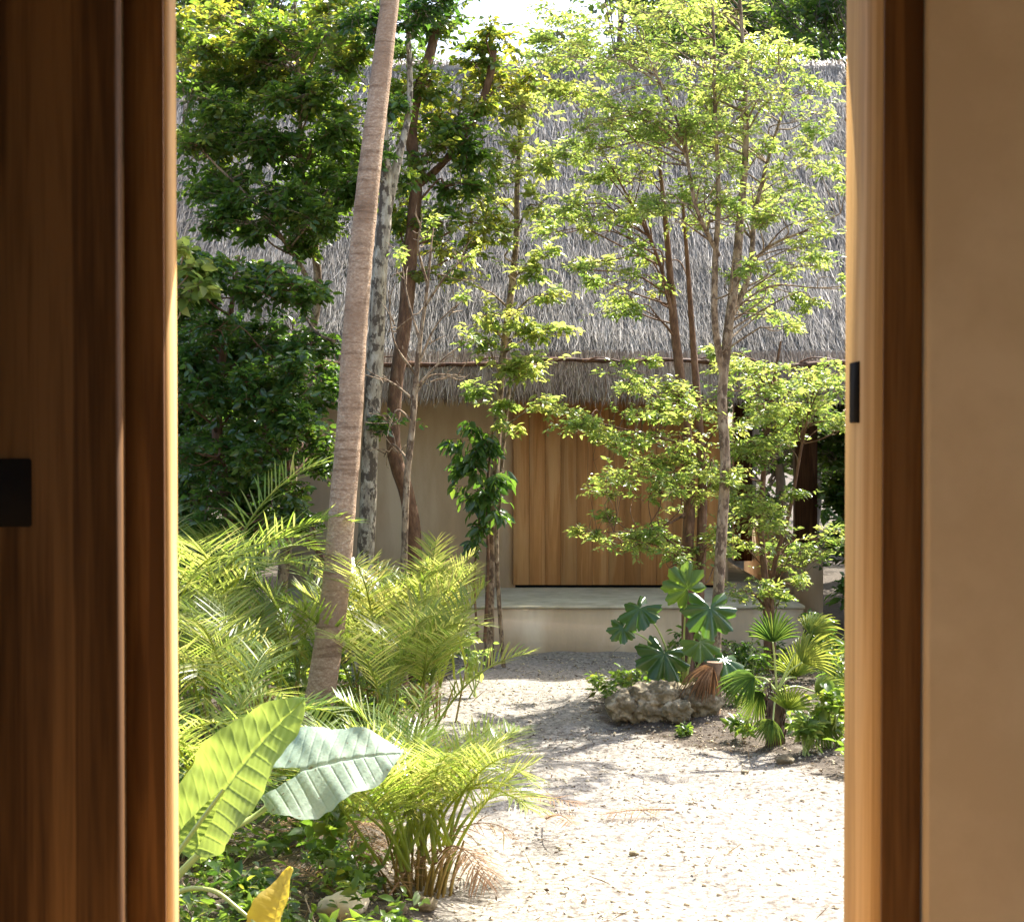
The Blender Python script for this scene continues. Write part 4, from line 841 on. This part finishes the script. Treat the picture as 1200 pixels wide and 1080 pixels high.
for (px, py, sz, ax, nv, rb) in ((905, 742, .26, (.0, .1, 1), (-.3, -1, .1), .15), (945, 770, .30, (.5, -.2, .8), (-.5, -.8, .5), .95), (955, 730, .24, (.7, .2, .8), (-.5, -.8, .2), .9), (880, 790, .24, (-.9, -.2, -.1), (0, -.6, .8), .1), (890, 810, .22, (-.6, -.3, -.7), (-.4, -.7, .4), .3), (925, 835, .22, (.2, -.4, .7), (.1, -.9, .4), .6), (962, 810, .26, (.9, -.1, .2), (0, -.8, .6), .6), (968, 850, .22, (.6, -.4, -.4), (.2, -.8, .5), .5), (905, 850, .16, (-.3, -.5, -.3), (0, -.8, .5), .4), (935, 790, .26, (.1, -.1, 1), (.3, -.9, .2), .7)):
    ml = MB(); c = P(px, py, 9.15 + rng.uniform(-.2, .25)); c = crown_ + (c - crown_) * .85; fan(ml, c, ax, nv, sz, rb=rb); fo = ml.build("fan_leaf", M['fan'], t); sub(fo, t)
    mp_ = MB(); tube(mp_, [crown_, (crown_ + c) / 2 + [0, 0, .03], c], [.007, .005], 6, 5); mp_.build("petiole", M['petiole'], t, smooth=True)
# stump with dry frond
b0 = base(835, 842, 10.0)
t = thing("tree_stump", b0, "short weathered stump with a dry orange palm leaf hanging over it", "stump")
ms = MB(); tube(ms, [b0 - [0, 0, .05], b0 + [0, 0, .12], b0 + [.01, 0, .32]], [.052, .045, .05], 8, 12, .09); ms.build("trunk", M['stump'], t, smooth=True)
ml = MB(); fan(ml, b0 + [.0, -.05, .30], (-.85, -.3, -.12), (-.1, -.4, .9), .24, n=26, spread=1.9, wid=.011, rb=.5, droopf=.35); fan(ml, b0 + [0, -.06, .29], (-.5, -.4, -.7), (-.4, -.8, .3), .2, n=16, spread=1.4, wid=.01, rb=.3, droopf=.3)
ml.build("dry_leaf", M['dry'], t)
# rocks
def rock(c, R_, seed, m=None, cav=.5, sub_=5):
    import bmesh
    from mathutils import noise
    bm = bmesh.new(); bmesh.ops.create_icosphere(bm, subdivisions=sub_, radius=1)
    for v in bm.verts:
        q = v.co.copy(); s = Vector((seed * 3.1, seed * 1.7, seed))
        d = 1 + .30 * noise.noise(q * 1.6 + s) + .16 * noise.noise(q * 4 + s) + .07 * noise.noise(q * 9 + s)
        vo = noise.voronoi(q * 3.6 + s)[0][0]; d -= cav * max(0, .33 - vo) * .9
        vo = noise.voronoi(q * 8 + s)[0][0]; d -= cav * max(0, .3 - vo) * .35
        v.co = Vector((q.x * R_[0] * d, q.y * R_[1] * d, q.z * R_[2] * d)) + Vector(c)
    mm = m or MB(); mm.add([v.co[:] for v in bm.verts], [[v.index for v in f.verts] for f in bm.faces]); bm.free(); return mm
c = base(775, 842, 10.05); cr = c + [0, 0, .08]
o = rock(cr + [-.02, 0, -.03], (.20, .16, .15), 2.3, sub_=6).build("limestone_rock", M['rock'], smooth=False)
tag(o, "tallest pitted tan limestone rock in the middle of the mound by the stump", "rock", "limestone rocks in the mound")
for (dx, dy, r_, lab) in ((.21, -.02, .13, "pitted tan rock wedged between the tallest rock and the stump"), (-.24, -.03, .10, "crumbly tan rock at the left end of the limestone mound"), (.08, -.16, .08, "low crumbly rock in front of the tallest rock"), (.10, .12, .12, "rounded tan rock peeping over the back of the mound")):
    o = rock(c + [dx, dy, r_ * .45], (r_ * 1.1, r_, r_ * .9), 4 + dx * 9, cav=.6).build("limestone_rock", M['rock']); tag(o, lab, "rock", "limestone rocks in the mound")
gs = "small stones along the beds"
for (px, py, r, lab) in ((742, 838, .07, "small tan stone against the left end of the large rock"), (735, 806, .05, "little stone above the rock's left end in the bed"),
                         (497, 1062, .05, "brown stone at the base of the front feather palm"), (402, 1074, .09, "white stone at the bottom edge left of the palm stems"), (743, 1003, .022, "small orange stone lying alone on the path"), (873, 910, .02, "reddish flat stone on the path near the fan palm"),
                         (920, 900, .05, "pale stone below the fan palm trunk"), (465, 1070, .04, "grey stone just left of the brown stone at the palm base")):
    Yd = CAM_H * F / (py - 510); c = base(px, py, Yd)
    o = rock(c + [0, 0, r * .35], (r, r * .8, r * .6), px * .01, cav=.3, sub_=3).build("stone", M['rock'] if py != 1074 else M['stone'], smooth=True); tag(o, lab, "stone", gs)

for (px, py, Y_, rx, ry, n, lab, lf, L, W) in (
    (870, 760, 11.6, 30, 34, 200, "leafy shrub with pale narrow leaves at the ledge corner", 'dark', .075, .022),
    (860, 800, 10.4, 30, 30, 160, "narrow-leaved bright shrub right of the stump", 'mid', .09, .02),
    (975, 865, 9.0, 30, 40, 110, "broad-leaved seedling at the right jamb beside the fan palm", 'mid', .08, .05),
    (945, 880, 8.9, 16, 24, 30, "slim seedling in front of the fan palm", 'lime', .08, .035),
    (965, 760, 11.8, 40, 40, 260, "low dark shrub below the bench wall at right", 'dark', .08, .035),
    (985, 800, 10.4, 30, 40, 160, "strappy shrub at the right edge behind the fan palm", 'mid', .12, .02),
    (735, 775, 11.0, 26, 16, 90, "tiny-leaved ground plant before the plinth", 'mid', .04, .02),
    (700, 800, 11.4, 18, 10, 60, "small green weed on the sand in front of the plinth", 'mid', .04, .018),
    (800, 868, 9.6, 12, 6, 24, "small weed below the limestone rock", 'mid', .04, .02),
    (810, 690, 12.4, 34, 30, 160, "dark shrub at the foot of the twin brown stems", 'dark', .07, .035)):
    lowplant(px, py, Y_, rx, ry, n, lab, lf, L, W, name="low_shrub", per=8, cat="shrub")

# ------------------------------------------------------------------ litter, pebbles, dry fronds
def ground_pts(n, dens, x0=-3.6, x1=3.4, y0=5.2, y1=13.3):
    x = rng.uniform(x0, x1, n * 4); y = rng.uniform(y0, y1, n * 4); k = rng.random(n * 4) < dens(x, y); x = x[k][:n]; y = y[k][:n]
    return np.stack([x, y, gz(x, y)], 1)
def dens(x, y):
    b = bedmask(x, y); patch = .5 + .5 * np.sin(x * 4 + 2 * np.sin(y * 2.1)) * np.sin(y * 3.3 + x)
    near = np.exp(-((x - .9) ** 2 / .8 + (y - 9.5) ** 2 / .5)) * .6 + np.exp(-((x - .05) ** 2 / .06 + (y - 7.4) ** 2 / 1.2)) * .35 + np.exp(-((x - .75) ** 2 / .05 + (y - 7.9) ** 2 / .02)) * .3
    return np.clip(.05 + .34 * patch ** 4 + near + np.clip((b + .25) * .9, 0, .75), 0, 1)
p = ground_pts(80000, dens); n = len(p); p[:, 2] += rng.random(n) * .012 + .002
ml = MB(); D = rng.normal(size=(n, 3)) * [1, 1, .25]; N = rng.normal(size=(n, 3)) * .5 + [0, 0, 1]
leaves(ml, p, D, N, rng.random(n) ** 2.6 * .042 + .003, rng.random(n) ** 2.4 * .015 + .0015, rng.random(n), False, .3)
tag(ml.build("leaf_litter", M['litter']), "dry leaf litter scattered over the path and beds", "leaf litter", kind="stuff")
p = ground_pts(30000, lambda x, y: .35 + .4 * np.clip(bedmask(x, y) + .3, 0, 1)); n = len(p)
s = (rng.random((n, 1, 1)) ** 5 * .015 + .002) * rng.uniform(.6, 1.2, (n, 6, 1))
oc = np.array([[1, 0, 0], [-1, 0, 0], [0, 1, 0], [0, -1, 0], [0, 0, .7], [0, 0, -.7]])
a = rng.uniform(0, 6.28, n); rot = np.stack([np.stack([np.cos(a), -np.sin(a), 0 * a], 1), np.stack([np.sin(a), np.cos(a), 0 * a], 1), np.tile([0, 0, 1.0], (n, 1))], 1)
v = np.einsum('nij,kj->nki', rot, oc) * s + p[:, None] + [0, 0, .003]
f = np.array([[0, 2, 4], [2, 1, 4], [1, 3, 4], [3, 0, 4], [2, 0, 5], [1, 2, 5], [3, 1, 5], [0, 3, 5]])
mp_ = MB(); mp_.add(v.reshape(-1, 3), ((np.arange(n) * 6)[:, None, None] + f[None]).reshape(-1, 3))
tag(mp_.build("pebbles", M['stone']), "pale limestone pebbles over the path", "pebbles", kind="stuff")
ml = MB(); mt_ = MB()                                         # ground cover between the plants
p = ground_pts(900, lambda x, y: np.clip(bedmask(x, y) * 2 - .1, 0, 1) * np.where(x > 0, .3, 1))
for q in p: spray(ml, None, q + [0, 0, .09], np.array([.13, .13, .09]) * rng.uniform(.5, 1.3), 36, q, .06, .028, 6, .5, .6, True)
ml3 = MB(); p = ground_pts(5200, lambda x, y: np.where((x < -.35) & (y < 9), .5 + .5 * np.sin(x * 9) * np.sin(y * 5), .02)); n = len(p)
D = rng.normal(size=(n, 3)) * [1, 1, .35] + [0, 0, .25]; leaves(ml3, p, D, rng.normal(size=(n, 3)) + [0, 0, 1], rng.uniform(.06, .24, n), rng.uniform(.002, .005, n), rng.random(n), False, .1)
tag(ml3.build("dry_grass", M['straw']), "straw-coloured dead grass under the palms", "dry grass", kind="stuff")
tag(ml.build("ground_cover", M['mid']), "low green ground cover in the beds", "ground cover", kind="stuff")
gd = "dry palm fronds on the ground"
for (px, py, Y_, az, Lr, lab) in ((455, 1075, 6.2, 1.2, .45, "dry brown frond leaning at the bottom beside the palm stems"), (640, 960, 7.4, -1.3, .4, "dry reddish frond drooping onto the path from the front palm"), (600, 935, 7.8, -.6, .4, "thin dry frond lying across the path's left edge"), (790, 960, 7.6, 3.4, .35, "thin twiggy frond lying on the path"),
    (370, 1040, 6.5, .6, .4, "pale dry frond fallen among the creepers near the yellowed leaf"), (400, 1070, 6.2, 2.4, .4, "bleached dry frond above the white stone"), (340, 1000, 6.9, .2, .45, "straw-coloured dry frond under the pale elephant ear leaf"), (300, 1000, 6.9, 1.0, .4, "straw-coloured dry frond behind the elephant ear stalks")):
    b0 = base(px, py, Y_); ml = MB(); frond(ml, b0 + [0, 0, .03], az, R(22 if py > 940 and px < 700 else 5), R(-8), Lr, .11, 22, .006, .15, .2, 0, .1, .004)
    tag(ml.build("dry_frond", M['dry']), lab, "dry frond", gd)
